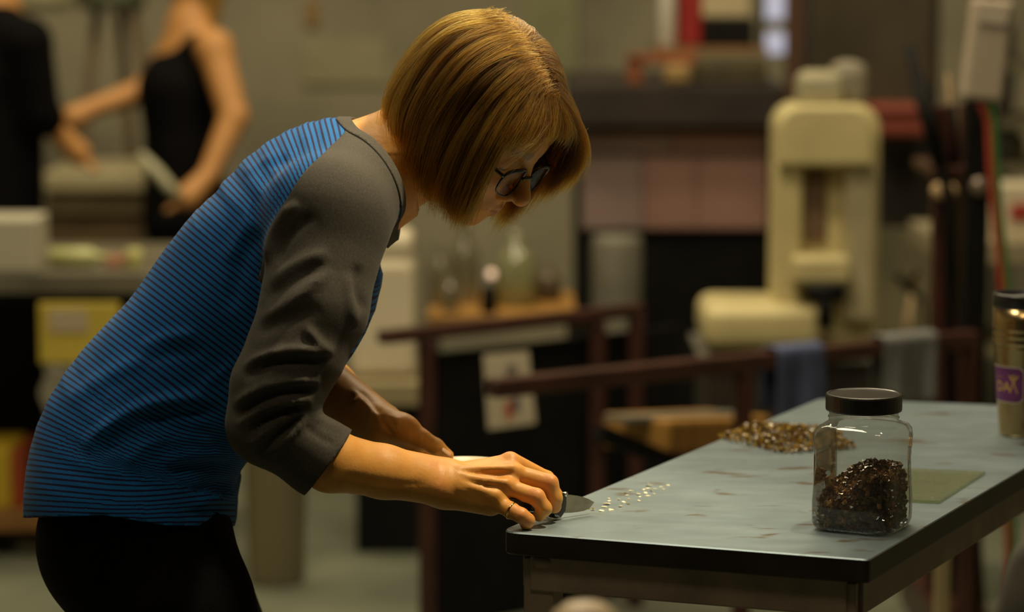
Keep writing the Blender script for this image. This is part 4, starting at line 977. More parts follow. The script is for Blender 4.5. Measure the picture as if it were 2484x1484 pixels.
# ---- shallow dish in her far hand
dc = U(1158, 1131, 3.275)
dprof = [(.030, -.0105), (.044, -.0085), (.052, -.003), (.0552, .0012), (.0560, .0016), (.0556, .0004), (.0520, -.0022), (.043, -.0070), (.0001, -.0088)]
V, F = g_lathe(dprof, (0, 0, 0), 56); V = V@np.array(Matrix.Rotation(.05, 3, 'Y')).T+dc
mat_dish = M('pale_dish', (.55, .50, .36), .35, var=.08, scale=20)
dish = empty('shallow_dish', dc, 'pale shallow dish with a folded lip held in the far hand', 'dish')
mesh('bowl', V, F, mat_dish, dish, smooth=True)
lip = [dc+np.array([.0560*math.cos(a), .0560*math.sin(a), .0022-.05*.056*math.cos(a)]) for a in np.linspace(math.radians(205), math.radians(128), 12)]
mesh('folded_lip', *g_tube(lip, [.0018]+[.0034]*10+[.0030], 10), mat_dish, dish, smooth=True)

# ------------------------------------------------------------------ behind her: the rest of the glass studio
def rect(x0, y0, x1, y1, Y, dep):
    """box whose front face at distance Y covers the photo rectangle"""
    a, b = U(x0, y0, Y), U(x1, y1, Y); return (a+b)/2+np.array([0, dep/2, 0]), np.array([abs(b[0]-a[0]), dep, abs(a[2]-b[2])])
def rbox(name, r, mat, parent=None, bevel=.004, floor=False, seg=2):
    c, s = rect(*r)
    if floor: z1 = c[2]+s[2]/2; c[2] = z1/2; s[2] = z1
    return mesh(name, *g_box(c, s), mat, parent, bevel=min(bevel, min(s)*.45), seg=seg)
def thing(name, r, label, cat, group=None):
    c, s = rect(*r); return empty(name, (c[0], c[1], 0 if False else max(0, c[2]-s[2]/2)), label, cat, group)
def base_at(e, z):
    e.location.z = z; return e
mat_red = M('red_brown_paint', (.052, .017, .012), .38, var=.3, scale=12)
mat_black = M('black_steel', (.0045, .004, .0035), .7, var=.4, scale=10, spec=.2)
mat_dark = M('dark_brown_steel', (.026, .019, .012), .6, var=.4, scale=6)
mat_cream = M('cream_enamel', (.62, .53, .27), .5, var=.12, scale=6)
mat_white = M('white_plastic', (.74, .65, .47), .45, var=.08, scale=5)
mat_wood = M('yellow_wood', (.34, .17, .035), .5, var=.25, scale=6, stretch=(1, 6, 1))
mat_paper = M('white_paper', (.60, .53, .38), .8)
mat_grey = M('mid_grey_metal', (.16, .15, .115), .55, var=.2, scale=8)
mat_olive = M('olive_panel', (.17, .15, .085), .7, var=.2, scale=3)

# --- glass blower's bench: two red rails, posts, black side panel, seat
ZR = .68
A0, A1 = UZ(925, 818, ZR), UZ(1552, 750, ZR); B0, B1 = UZ(1190, 942, ZR), UZ(2362, 820, ZR)
bench = empty('glassblowing_bench', ((A0+B1)/2*[1, 1, 0]), 'glassblowing bench of red steel rails with black side panel and wooden seat', 'bench')
mesh('rail', *g_bar(A0, A1, .035, .028), mat_red, bench, bevel=.004); mesh('rail', *g_bar(B0, B1, .040, .034), mat_red, bench, bevel=.004)
def on(P, Q, px):
    t = 0
    for k in range(60):
        a = PX(P+(Q-P)*t)[0]; t += (px-a)/1600
    return P+(Q-P)*t
for P, Q, px in ((A0, A1, 1035), (A0, A1, 1450), (A0, A1, 1543), (B0, B1, 1803), (B0, B1, 2352)):
    p = on(P, Q, px); mesh('post', *g_box((p[0], p[1], ZR/2-.008), (.036, .036, ZR-.016)), mat_red, bench, bevel=.003)
pa, pb = on(A0, A1, 1052), on(A0, A1, 1640)
mesh('side_panel', *g_bar((pa+[0, .02, -.35]), (pb+[0, .02, -.35]), .012, .60), mat_black, bench)
sa, sb = U(1540, 1052, 5.62), U(1790, 1040, 5.95)
mesh('seat', *g_bar(sa, sb, .16, .07), mat_wood, bench, bevel=.008)
mesh('seat_edge', *g_bar(sa+[-.04, -.06, .040], sb+[0, -.06, .040], .06, .012), mat_grey, bench)
mesh('brace', *g_bar(U(1452, 1048, 5.42), U(1640, 1125, 5.6), .03, .03), mat_black, bench)
mesh('cross_rail', *g_bar(on(A0, A1, 1450)*[1, 1, 0]+[0, 0, .42], on(B0, B1, 1803)*[1, 1, 0]+[0, 0, .42], .03, .03), mat_red, bench)
# poster on the panel
def print_mat(name, spots, base=(.55, .48, .35)):
    m = bpy.data.materials.new(name); m.use_nodes = True; nt = m.node_tree; b = nt.nodes['Principled BSDF']; b.inputs['Roughness'].default_value = .7
    tc = nt.nodes.new('ShaderNodeTexCoord'); prev = None
    for cx, cy, r, col in spots:
        d = nt.nodes.new('ShaderNodeVectorMath'); d.operation = 'DISTANCE'; d.inputs[1].default_value = (cx, 0.5, cy); nt.links.new(tc.outputs['Generated'], d.inputs[0])
        r_ = nt.nodes.new('ShaderNodeMapRange'); r_.inputs[1].default_value = r; r_.inputs[2].default_value = r*1.35; r_.inputs[3].default_value = 1; r_.inputs[4].default_value = 0
        nt.links.new(d.outputs['Value'], r_.inputs[0]); mx = nt.nodes.new('ShaderNodeMix'); mx.data_type = 'RGBA'; nt.links.new(r_.outputs[0], mx.inputs[0])
        if prev: nt.links.new(prev.outputs[2], mx.inputs[6])
        else: mx.inputs[6].default_value = (*base, 1)
        mx.inputs[7].default_value = (*col, 1); prev = mx
    nt.links.new(prev.outputs[2], b.inputs['Base Color']); return m
q = [U(1172, 862, 5.87), U(1282, 852, 5.97), U(1300, 1026, 5.97), U(1184, 1042, 5.87)]
q = np.array([w+np.array([0, 0, 0]) for w in q]); back = q+[0, .004, 0]
po = mesh('poster', np.concatenate([q, back]), [(0, 1, 2, 3), (7, 6, 5, 4), (0, 4, 5, 1), (1, 5, 6, 2), (2, 6, 7, 3), (3, 7, 4, 0)],
          print_mat('poster_print', [(.60, .62, .20, (.16, .14, .13)), (.42, .22, .14, (.42, .10, .05)), (.72, .30, .15, (.10, .085, .11))]))
put(recenter(po), 'white poster with dark and red pictures fixed to the black bench panel', 'poster')

# --- towels over the near rail
def towel(name, px0, px1, drop_f, drop_b, mat, label, seed):
    g = np.random.default_rng(seed); a, b = on(B0, B1, px0), on(B0, B1, px1); d = b-a; L = np.linalg.norm(d); d /= L; nrm_ = np.array([d[1], -d[0], 0]); V = []; F = []; nu, nv = 16, 30
    for j in range(nv+1):
        s = j/nv
        for i in range(nu+1):
            u = i/nu; wob = .008*math.sin(u*9+seed)+.005*math.sin(u*17+2*seed)
            if s < .42: k = 1-s/.42; off = .026+wob*k; z = ZR+.018-k*drop_f*(1+.10*math.sin(u*4+seed)); 
            elif s < .58: t = (s-.42)/.16; off = .026*math.cos(t*math.pi); z = ZR+.018+.010*math.sin(t*math.pi)
            else: k = (s-.58)/.42; off = -.026-wob*k; z = ZR+.018-k*drop_b
            p = a+d*(u*L*(1+.06*math.sin(s*5+seed)))+nrm_*off; V.append((p[0], p[1], z))
    for j in range(nv):
        for i in range(nu): k = j*(nu+1)+i; F.append((k, k+1, k+nu+2, k+nu+1))
    o = mesh(name, V, F, mat, None, smooth=True); solid(o, .004); return put(recenter(o), label, 'towel', 'towels hung on the red rail')
towel('towel', 1868, 1985, .145, .12, M('blue_cloth', (.075, .095, .19), .9, var=.3, scale=12), 'blue cloth towel folded over the near red rail', 2)
towel('towel', 2128, 2250, .125, .13, M('grey_cloth', (.165, .170, .165), .9, var=.25, scale=12), 'pale grey cloth towel hanging on the red rail towards the mug', 5)

# --- cream machine on a dark stand
YM = 6.6
st = thing('machine_stand', (1715, 872, 2125, 1300, YM, .42), 'dark steel cabinet standing under the cream machine', 'stand'); base_at(st, 0)
rbox('cabinet', (1715, 878, 2125, 1300, YM, .40), mat_dark, st, floor=True); rbox('stand_top', (1700, 869, 2135, 882, YM-.02, .44), mat_grey, st)
mc = thing('band_machine', (1705, 760, 2130, 868, YM, .3), 'cream enamel workshop machine with tall rounded arch housing and black handle', 'machine')
rbox('base', (1708, 758, 2000, 865, YM, .30), mat_cream, mc, bevel=.035, seg=4)
def arch(x0, x1, y0, y1, Y, dep, rad, n=8):
    a, b = U(x0, y0, Y), U(x1, y1, Y); xa, xb, zt, zb = a[0], b[0], a[2], b[2]; r = rad
    pts = [(xa, zb), (xb, zb)]+[(xb-r+r*math.cos(t), zt-r+r*math.sin(t)) for t in np.linspace(0, math.pi/2, n)]+[(xa+r+r*math.cos(t), zt-r+r*math.sin(t)) for t in np.linspace(math.pi/2, math.pi, n)]
    m_ = len(pts); V = [(x, Y, z) for x, z in pts]+[(x, Y+dep, z) for x, z in pts]
    return np.array(V), [tuple(range(m_)), tuple(m_+i for i in range(m_))[::-1]]+[(i, m_+i, m_+(i+1) % m_, (i+1) % m_) for i in range(m_)]
mesh('back_column', *arch(1882, 2128, 268, 866, YM+.10, .16, .06), mat_cream, mc, bevel=.01)
mesh('arch_head', *arch(1888, 2118, 272, 420, YM+.02, .10, .055), mat_cream, mc, bevel=.012, seg=3)
rbox('side_cheek', (1880, 410, 1945, 760, YM+.05, .07), mat_cream, mc, bevel=.015); rbox('side_cheek', (2050, 410, 2122, 800, YM+.05, .07), M('darker_cream', (.42, .36, .22), .5, var=.15), mc, bevel=.015)  # right cheek in a darker cream than the left
rbox('slot', (1955, 430, 2003, 600, YM+.085, .02), M('brown_slot', (.16, .095, .055), .6), mc)
rbox('table', (1925, 640, 2062, 705, YM-.02, .14), mat_cream, mc, bevel=.012)
rbox('motor', (1940, 190, 2050, 285, YM+.06, .14), M('grey_cream', (.40, .36, .23), .6, var=.2), mc, bevel=.03, seg=4); rbox('motor_cap', (2020, 165, 2108, 280, YM+.12, .12), M('grey_dull', (.25, .22, .16), .6), mc, bevel=.03)
p = U(2000, 730, YM-.06); mesh('handle', *join(g_tube([p+[-.046, -.02, .008], p+[.042, -.02, .008]], .021, 12), g_tube([p+[0, -.02, 0], p+[0, -.02, -.075]], .018, 12)), mat_black, mc, smooth=True)
br_ = empty('paint_brush', U(2200, 862, YM+.15), 'slim brush with orange tip and pale handle leaning by the machine', 'brush')
a, b = U(2188, 873, YM+.20), U(2222, 652, YM+.20)
mesh('brush_handle', *g_tube([a, a+(b-a)*.35, a+(b-a)*.8], [.007, .011, .007], 10), M('pale_wood', (.50, .36, .20), .6), br_, smooth=True); mesh('brush_tip', *g_tube([a+(b-a)*.8, a+(b-a)*.9, b], [.008, .011, .003], 10), M('orange_tip', (.45, .26, .06), .6), br_, smooth=True)
can = thing('tin_can', (2165, 872, 2225, 930, YM+.16, .08), 'squat dark tin holding a brush behind the grey towel', 'can'); c = U(2192, 905, YM+.2); base_at(can, 0)
mesh('can_body', *g_lathe([(.05, 0), (.05, c[2]-.01), (.052, c[2])], (c[0], c[1], 0), 24), mat_dark, can, smooth=False)
mesh('pliers', *join(g_bar(U(2172, 668, YM+.12), U(2240, 730, YM+.12), .014, .016), g_bar(U(2228, 655, YM+.13), U(2196, 705, YM+.13), .012, .012), g_tube([U(2240, 730, YM+.12), U(2245, 905, YM+.17)], .005, 8)), mat_black, can)

# --- furnace wall with tarnished panels
YF = 8.0
fu = thing('furnace', (1400, 205, 1895, 1140, YF, .8), 'large dark furnace with tarnished pinkish steel panels across its front', 'furnace'); base_at(fu, 0)
rbox('body', (1405, 305, 1882, 1140, YF+.03, .8), mat_black, fu, floor=True)
rbox('hood', (1385, 208, 1905, 306, YF-.10, .95), M('hood_steel', (.030, .021, .018), .55, var=.3), fu)
mat_pink = M('heat_tinted_steel', (.42, .24, .20), .40, metal=.2, var=.2, scale=3); mat_pink2 = M('heat_tinted_steel_grey', (.36, .26, .24), .40, metal=.2, var=.2, scale=3)
for x0, x1, m_ in ((1412, 1630, mat_pink2), (1634, 1860, mat_pink)): rbox('upper_panel', (x0, 316, x1, 370, YF-.01, .03), m_, fu)
for x0, x1, m_ in ((1412, 1560, mat_pink2), (1563, 1690, mat_pink), (1693, 1860, mat_pink)): rbox('door_panel', (x0, 377, x1, 556, YF, .03), m_, fu)
dr = thing('steel_drum', (1435, 580, 1560, 1190, 7.6, .15), 'dull grey drum standing in shadow before the furnace', 'drum'); c = U(1497, 570, 7.68); base_at(dr, 0)
mesh('drum_body', *g_lathe([(.066, 0), (.068, .01), (.068, c[2]-.02), (.062, c[2])], (c[0], c[1], 0), 28), mat_grey, dr, smooth=True); mesh('drum_rib', *g_lathe([(.069, c[2]*.6), (.071, c[2]*.6+.01), (.069, c[2]*.6+.02)], (c[0], c[1], 0), 28), mat_grey, dr)
# things kept on top of the furnace
zH = U(1600, 208, YF-.1)[2]
def top_item(name, r, mat, label, cat, **k):
    c, s = rect(*r); o = mesh(name, *g_box(c, s), mat, None, bevel=k.get('bevel', .01)); return put(recenter(o), label, cat)
cl = empty('pipe_clamp', U(1560, 207, 7.95), 'rusty orange clamp frame on the furnace hood', 'clamp')
mat_or = M('rust_orange', (.30, .09, .03), .6, var=.3)
rbox('clamp_leg', (1522, 140, 1560, 207, 7.95, .06), mat_or, cl); rbox('clamp_bar', (1522, 132, 1690, 158, 7.95, .06), mat_or, cl); rbox('clamp_jaw', (1612, 158, 1676, 207, 7.93, .07), M('ochre_block', (.34, .22, .08), .6), cl, bevel=.015)
top_item('toolbox', (1690, 150, 1860, 207, 8.05, .2), M('dark_olive_box', (.075, .060, .025), .6, var=.3), 'low dark olive toolbox on the furnace hood', 'toolbox')
sh = thing('hanging_shelf', (1590, 116, 1862, 132, 8.35, .3), 'wooden shelf above the furnace carrying bottles and boxes', 'shelf'); c_, s_ = rect(1590, 116, 1862, 130, 8.35, .3)
mesh('shelf_board', *g_box(c_, s_), M('shelf_wood', (.24, .13, .05), .6, var=.2), sh); 
for px in (1612, 1845):
    p_ = U(px, 125, 8.6); mesh('hanger_rod', *g_tube([p_+[0, -.02, .0], (p_[0], p_[1]-.02, ZC-.005)], .008, 8), mat_dark, sh)
def lathe_item(name, px, y0, y1, rpx, Y, prof, mat, label, cat, group=None, n=24):
    b, t = U(px, y1, Y), U(px, y0, Y); h = t[2]-b[2]; r = rpx*Y/FPX
    o = mesh(name, *g_lathe([(max(a*r, .0005), z*h) for a, z in prof], (0, 0, 0), n), mat, None, smooth=True); o.location = b.tolist(); return put(o, label, cat, group)
CYL = [(.9, 0), (1, .02), (1, .97), (.92, 1)]; BOT = [(.85, 0), (1, .04), (1, .6), (.75, .72), (.38, .82), (.38, .97), (.3, 1)]
lathe_item('white_tube', 1618, -60, 116, 20, 8.45, CYL, M('white_tube', (.62, .58, .50), .5), 'upright white cardboard tube on the shelf above the furnace', 'tube')
top_item('red_carton', (1646, -70, 1702, 116, 8.46, .1), M('red_card', (.30, .012, .010), .6), 'dark red carton beside the white tube on the shelf', 'carton')
top_item('black_case', (1706, 50, 1830, 116, 8.44, .16), mat_black, 'black case under the cream box on the furnace shelf', 'case')
top_item('cream_box', (1704, -60, 1822, 46, 8.46, .14), M('cream_card', (.50, .42, .26), .7), 'cream box stacked on the black case above the furnace', 'box')
wl = empty('lamp_panel', U(1880, 220, 8.7), 'dark upright panel with two bluish white lit panes', 'lamp'); rbox('panel', (1850, -120, 1912, 206, 8.9, .05), mat_dark, wl, floor=True); base_at(wl, 0)
for y0, y1 in ((-40, 48), (78, 132)): rbox('lit_pane', (1858, y0, 1904, y1, 8.88, .02), M('bluish_pane', (.5, .5, .6), .4, emit=(.62, .64, .85, .50)), wl, bevel=.006)
ps = thing('support_post', (1917, -300, 1947, 400, 7.85, .1), 'slim red brown column beside the furnace', 'column'); base_at(ps, 0); rbox('column', (1917, -500, 1947, 400, 7.85, .06), M('red_brown_dull', (.085, .040, .024), .5), ps, floor=True)
rbox('foot_plate', (1902, 1160, 1962, 1172, 7.83, .1), mat_dark, ps, floor=True)

# --- dark cabinet and bin at the right
dk = thing('tall_cabinet', (1972, -300, 2262, 1100, 8.3, .6), 'tall dark brown cabinet rising behind the cream machine', 'cabinet'); base_at(dk, 0)
rbox('carcass', (1972, -420, 2262, 1080, 8.35, .6), mat_dark, dk, floor=True); rbox('lower_panel', (2118, 555, 2262, 812, 8.32, .03), mat_olive, dk); rbox('upper_panel', (1976, -400, 2258, 255, 8.33, .03), M('brown_panel', (.055, .042, .022), .6, var=.2), dk); rbox('plinth', (1976, 1000, 2255, 1080, 8.30, .05), mat_black, dk, floor=True)
rb = thing('red_tray', (2128, 268, 2268, 335, 8.0, .3), 'dull red tray fixed on the front of the tall dark cabinet', 'tray'); rbox('tray', (2128, 268, 2268, 332, 8.05, .27), M('dull_red', (.30, .065, .045), .6), rb, bevel=.02); rbox('tray_lip', (2122, 262, 2274, 274, 8.03, .29), M('dull_red', (.30, .065, .045), .6), rb)

# --- pipe rack with hoses and controller box
YR = 6.05
rk = thing('pipe_rack', (2260, 255, 2400, 1400, YR, .3), 'red and black upright pipe rack holding blowing irons', 'rack'); base_at(rk, 0)
for x0, x1, y0, Yq, m_ in ((2268, 2296, 255, YR, mat_red), (2330, 2350, 250, YR+.25, mat_red), (2348, 2392, 160, YR-.15, mat_black)): rbox('upright', (x0, y0, x1, 900, Yq, .035), m_, rk, floor=True)
rbox('crossbar', (2262, 405, 2360, 432, YR-.02, .30), mat_red, rk); rbox('holder_block', (2264, 444, 2326, 486, YR-.05, .05), M('tan_block', (.52, .36, .19), .6), rk, bevel=.02); rbox('foot', (2262, 1480, 2396, 1500, YR-.15, .5), mat_red, rk, floor=True)
p = U(2376, 452, YR-.16); mesh('knob', *g_lathe([(.0005, -.008), (.017, -.006), (.020, 0), (.017, .006), (.0005, .008)], p, 20, axis='y'), M('satin_metal', (.28, .22, .18), .35, metal=.6), rk, smooth=True)
for i, (x0, y0, x1, y1, Y0, m_, r_) in enumerate(((2204, 110, 2300, 470, YR-.06, mat_black, .012), (2232, 190, 2316, 440, YR+.05, mat_black, .009), (2300, 180, 2322, 470, YR+.02, M('brass_iron', (.16, .105, .05), .5, metal=.5), .008))):
    a, b = U(x0, y0, Y0), U(x1, y1, Y0); d_ = (b-a)/np.linalg.norm(b-a); e_ = a+(b-a)*((.012-a[2])/(b[2]-a[2])); e_ = np.array([b[0]+.04+.02*i, YR+.02*i, .012])
    o = empty('blowing_iron', e_, ['thick black blowing iron leaning left out of the rack', 'thinner black blowing iron leaning in the rack', 'brassy blowing iron standing in the rack'][i], 'iron', 'blowing irons in the rack')
    mesh('iron_rod', *g_tube([a, b, e_], r_, 10), m_, o, smooth=True); mesh('iron_grip', *g_tube([a+(b-a)*.25, a+(b-a)*.8], r_*1.5, 10), mat_black, o, smooth=True)
bx_ = empty('controller_box', U(2392, 252, 5.75), 'pale beige controller box hung at a slant above two hoses', 'controller')
ca = U(2393, 122, 5.78); sz = np.array([100, 0, 246])*5.75/FPX; V, F = g_box((0, 0, 0), (sz[0], .06, sz[2])); V = V@np.array(Matrix.Rotation(.10, 3, 'Y')).T
mesh('box_body', V+ca, F, M('beige_plastic', (.40, .33, .25), .6, var=.06, scale=8), bx_, bevel=.012, seg=3); V2_, F2_ = g_box((0, -.031, .07), (sz[0]*.7, .008, .03)); mesh('box_label', V2_@np.array(Matrix.Rotation(.10, 3, 'Y')).T+ca, F2_, M('beige_light', (.48, .41, .33), .6), bx_)
mesh('hanger', *g_tube([ca+[.01, .02, sz[2]*.5], ca+[.03, .05, .7], (ca[0]+.04, ca[1]+.06, ZC-.005)], .006, 8), mat_black, bx_)
for nm, col, xs_, lb in (('red_hose', (.36, .045, .025), ((2378, 248), (2398, 300), (2405, 420), (2418, 560), (2432, 700), (2440, 860)), 'thin red hose dropping from the controller box'), ('green_hose', (.035, .19, .045), ((2402, 248), (2412, 320), (2418, 440), (2432, 600), (2446, 720), (2452, 860)), 'thin green hose beside the red one below the controller')):
    P = np.array([U(x, y, 5.77) for x, y in xs_]); P = np.vstack([P, [P[-1][0]+.02, 5.80, .25], [P[-1][0]+.06, 5.85, .012], [P[-1][0]+.25, 5.95, .012]])
    o = mesh(nm, *g_tube(crom(P, 6), .0085, 10), M(nm, col, .45), None, smooth=True); put(recenter(o), lb, 'hose')
# far right table with boxes
rt = thing('side_table', (2285, 585, 2640, 640, 7.3, .6), 'pale topped table far at the right edge behind the rack', 'table'); base_at(rt, 0)
rbox('table_top', (2285, 588, 2660, 640, 7.3, .6), M('pale_top', (.34, .29, .18), .6, var=.2), rt); 
for x in (2292, 2630):
    for dy in (.03, .53): rbox('leg', (x, 640, x+26, 900, 7.3+dy, .04), mat_dark, rt, floor=True)
rbox('lower_shelf', (2292, 850, 2650, 870, 7.34, .5), mat_olive, rt)
rwb = thing('carton', (2428, 455, 2540, 587, 7.4, .2), 'white carton with a red band on the far right table', 'carton'); rbox('carton_body', (2428, 462, 2540, 588, 7.4, .2), mat_paper, rwb); rbox('carton_band', (2452, 505, 2520, 545, 7.39, .01), M('red_ink', (.33, .03, .02), .6), rwb)
gp = thing('glass_rack', (2430, 120, 2640, 420, 8.6, .3), 'dim olive shelving in the far right corner', 'shelving'); base_at(gp, 0)
for y in (150, 290, 400, 620): rbox('shelf', (2425, y, 2700, y+22, 8.6, .4), mat_olive, gp)
for x in (2425, 2680): rbox('upright', (x, 60, x+20, 900, 8.62, .05), mat_dark, gp, floor=True)
for x, y0, y1, m_, lb in ((2462, 316, 397, M('pale_green_glassware', (.30, .30, .16), .4), 'pale green pot on the far right shelving'), (2560, 211, 287, mat_red, 'red brown pot on the far right shelving')): lathe_item('clay_pot', x, y0, y1, 26, 8.78, BOT, m_, lb, 'pot')

# --- work table with glassware behind the rail, white canister
wt = thing('clutter_table', (1035, 762, 1400, 790, 7.1, .5), 'wooden work table crowded with jars behind the red rail', 'table'); base_at(wt, 0)
rbox('table_top', (1035, 764, 1400, 786, 7.1, .5), mat_wood, wt); zt_ = U(1100, 764, 7.1)[2]
for x in (1042, 1375):
    for dy in (.02, .44): rbox('leg', (x, 786, x+24, 900, 7.1+dy, .03), mat_dark, wt, floor=True)
mat_gj = clear_mat('grey_glass', (.75, .74, .62), .2, .08, body=.45, bodycol=(.24, .225, .15)); mat_gg = clear_mat('green_glass', (.80, .85, .62), .2, .08, body=.5, bodycol=(.37, .38, .21))
JJ = [(1068, 590, 28, 7.3, mat_gj, 'tall grey glass jar at the left end of the clutter table'), (1128, 545, 34, 7.38, mat_gj, 'broad grey glass bottle second along the clutter table'), (1092, 665, 22, 7.16, mat_gj, 'short grey jar in front on the clutter table'),
      (1252, 560, 50, 7.3, mat_gg, 'large pale green glass bottle on the clutter table'), (1330, 640, 32, 7.4, M('brown_jar', (.085, .06, .03), .4), 'brown jar right of the pale green bottle')]
for x, y0, r_, Y, m_, lb in JJ:
    b_ = U(x, 764, Y); b_[2] = zt_; t_ = U(x, y0, Y); h = t_[2]-zt_
    o = mesh('glass_bottle', *g_lathe([(a*r_*Y/FPX, z*h) for a, z in BOT], (0, 0, 0), 24), m_, None, smooth=True); o.location = b_.tolist(); put(o, lb, 'bottle', 'glassware on the clutter table')
    if x == 1252:
        o2 = mesh('liquid', *g_lathe([(.001, .004)]+[(.93*r_*Y/FPX, z) for z in (.004, .05)]+[(.001, .05)], (b_[0], b_[1], zt_), 20), M('yellow_liquid', (.42, .36, .05), .3), o, smooth=False)
b_ = U(1186, 764, 7.14); b_[2] = zt_; tcn = U(1186, 692, 7.14)[2]-zt_
lp = empty('glint_cup', b_, 'small black cup with a glowing ball standing in for a bright glint', 'lamp')
mesh('cup_base', *g_lathe([(.018, 0), (.021, .004), (.020, tcn*.8), (.012, tcn)], b_, 20), mat_black, lp, smooth=True); bl = U(1192, 664, 7.14)
V, F = g_lathe([(max(.0005, .011*math.sin(t)), -.011*math.cos(t)) for t in np.linspace(0, math.pi, 14)], bl, 24); mesh('glint_ball', V, F, M('glint_glow', (.8, .62, .45), .15, metal=.3, emit=(1.0, .66, .45, .9)), lp, smooth=True)  # emission paints a specular glint as a glowing ball over the cup
lw_ = thing('low_cabinet', (860, 925, 1022, 990, 6.9, .4), 'low dark cabinet with a pale top under the white canister', 'cabinet'); base_at(lw_, 0)
rbox('cabinet_top', (850, 928, 1022, 985, 6.88, .42), M('pale_shelf', (.33, .27, .15), .6), lw_); rbox('cabinet_body', (862, 985, 1015, 1300, 6.92, .36), mat_black, lw_, floor=True)
wc = thing('white_canister', (842, 578, 1006, 926, 6.95, .2), 'tall white rounded plastic canister behind her near elbow', 'canister')
rbox('canister_body', (842, 640, 1006, 927, 6.95, .2), mat_white, wc, bevel=.025, seg=4); rbox('canister_lid', (848, 578, 1000, 638, 6.96, .18), mat_white, wc, bevel=.02, seg=4)
bn = thing('waste_bin', (588, 1040, 748, 1430, 6.45, .2), 'pale beige plastic waste bin standing on the floor', 'bin'); base_at(bn, 0); c = U(668, 1050, 6.6)
mesh('bin_body', *g_lathe([(.058, .0), (.066, .008), (.075, c[2]-.02), (.079, c[2]-.015), (.079, c[2])], (c[0], c[1], 0), 32), M('beige_bin', (.33, .28, .17), .5), bn, smooth=True); mesh('bin_rim', *g_lathe([(.080, c[2]-.02), (.084, c[2]-.01), (.080, c[2])], (c[0], c[1], 0), 32), M('beige_bin', (.33, .28, .17), .5), bn, smooth=True)

# --- left: counter, signs, boxes
YC = 6.8
ct = thing('work_counter', (-120, 660, 400, 725, YC, .7), 'long grey brown work counter at the left with a wooden lower shelf', 'counter'); base_at(ct, 0)
zc_ = U(100, 662, YC)[2]
rbox('counter_top', (-300, 662, 520, 712, YC, .7), M('counter_grey', (.14, .125, .085), .5, var=.3, scale=5), ct); rbox('front_rail', (-300, 712, 520, 738, YC+.02, .05), mat_black, ct)
for x in (-280, 350, 490):
    for dy in (.04, .6): rbox('leg', (x, 730, x+30, 900, YC+dy, .05), mat_black, ct, floor=True)
rbox('back_panel', (-300, 738, 520, 1100, YC+.62, .02), mat_black, ct); rbox('lower_shelf', (-300, 1238, 330, 1290, YC+.04, .5), M('orange_shelf', (.25, .12, .03), .6, var=.2), ct)
ys = thing('yellow_sign', (92, 738, 292, 882, YC-.03, .01), 'yellow sign with a pale label hung on the front of the counter', 'sign'); rbox('sign_board', (92, 735, 292, 882, YC-.02, .012), M('yellow_card', (.52, .40, .055), .6, var=.08), ys)
rbox('sign_label', (118, 752, 212, 806, YC-.024, .003), print_mat('label_print', [(.5, .25, .22, (.20, .16, .12))], (.45, .36, .24)), ys)
def counter_item(name, r, mat, label, cat, bevel=.006):
    c, s = rect(*r); zb = zc_; z1 = c[2]+s[2]/2; c[2] = (zb+z1)/2; s[2] = z1-zb; o = mesh(name, *g_box(c, s), mat, None, bevel=bevel); return put(recenter(o), label, cat)
counter_item('printed_box', (-60, 532, 88, 690, YC+.02, .2), print_mat('box_print', [(.78, .72, .10, (.12, .10, .08)), (.45, .35, .18, (.30, .22, .13))], (.46, .42, .32)), 'white printed carton on the left end of the counter', 'carton')
def lying(name, x0, x1, y, r, Y, mat, label, cat):
    a, b = U(x0, y, Y), U(x1, y, Y); a[2] = b[2] = zc_+r+.001; o = mesh(name, *g_tube([a, a+(b-a)*.72, a+(b-a)*.82, b], [r, r, r*.45, r*.4], 16), mat, None, smooth=True); return put(recenter(o), label, cat)
lying('lying_bottle', 122, 262, 645, .024, YC+.12, M('pale_green_plastic', (.46, .46, .20), .4), 'pale green bottle lying on the counter', 'bottle')
counter_item('pink_packet', (252, 625, 305, 664, YC+.1, .08), M('pink_card', (.36, .17, .10), .6), 'small pinkish packet on the counter beside the lying bottle', 'packet')
o = lathe_item('tape_roll', 326, 615, 662, 20, YC+.1, CYL, M('light_green', (.55, .52, .20), .5), 'upright pale yellow green roll on the counter', 'roll'); o.location.z = zc_
zs_ = U(0, 1238, YC+.04)[2]
yb = thing('yellow_box', (-80, 1098, 56, 1236, YC+.06, .25), 'yellow box with a red end on the lower wooden shelf', 'box'); rbox('box_body', (-80, 1098, 26, 1238, YC+.06, .25), M('yellow_ink', (.48, .33, .02), .5), yb); rbox('box_end', (26, 1102, 56, 1238, YC+.065, .24), M('red_orange_ink', (.32, .05, .015), .5), yb)
rg = empty('rag', U(150, 1000, YC-.03), 'greyish white rag hanging below the yellow sign', 'rag'); V = []; F = []
for j in range(9):
    for i in range(9):
        p_ = U(102+100*i/8+(8*math.sin(j)), 884+(118+14*math.sin(i*1.3))*j/8, YC-.012+.010*math.sin(i*1.9)); V.append(p_)
for j in range(8):
    for i in range(8): k = j*9+i; F.append((k, k+1, k+10, k+9))
solid(mesh('rag_cloth', V, F, M('rag_grey', (.27, .25, .19), .9), rg, smooth=True), .004)
lb_ = thing('storage_crate', (40, 1330, 150, 1420, YC+.1, .3), 'pale grey crate on the floor under the lower shelf', 'crate'); base_at(lb_, 0); rbox('crate_body', (40, 1325, 150, 1400, YC+.1, .3), M('crate_grey', (.20, .19, .14), .6), lb_, floor=True, bevel=.01); rbox('crate_rim', (36, 1318, 154, 1330, YC+.09, .32), M('crate_grey', (.20, .19, .14), .6), lb_)
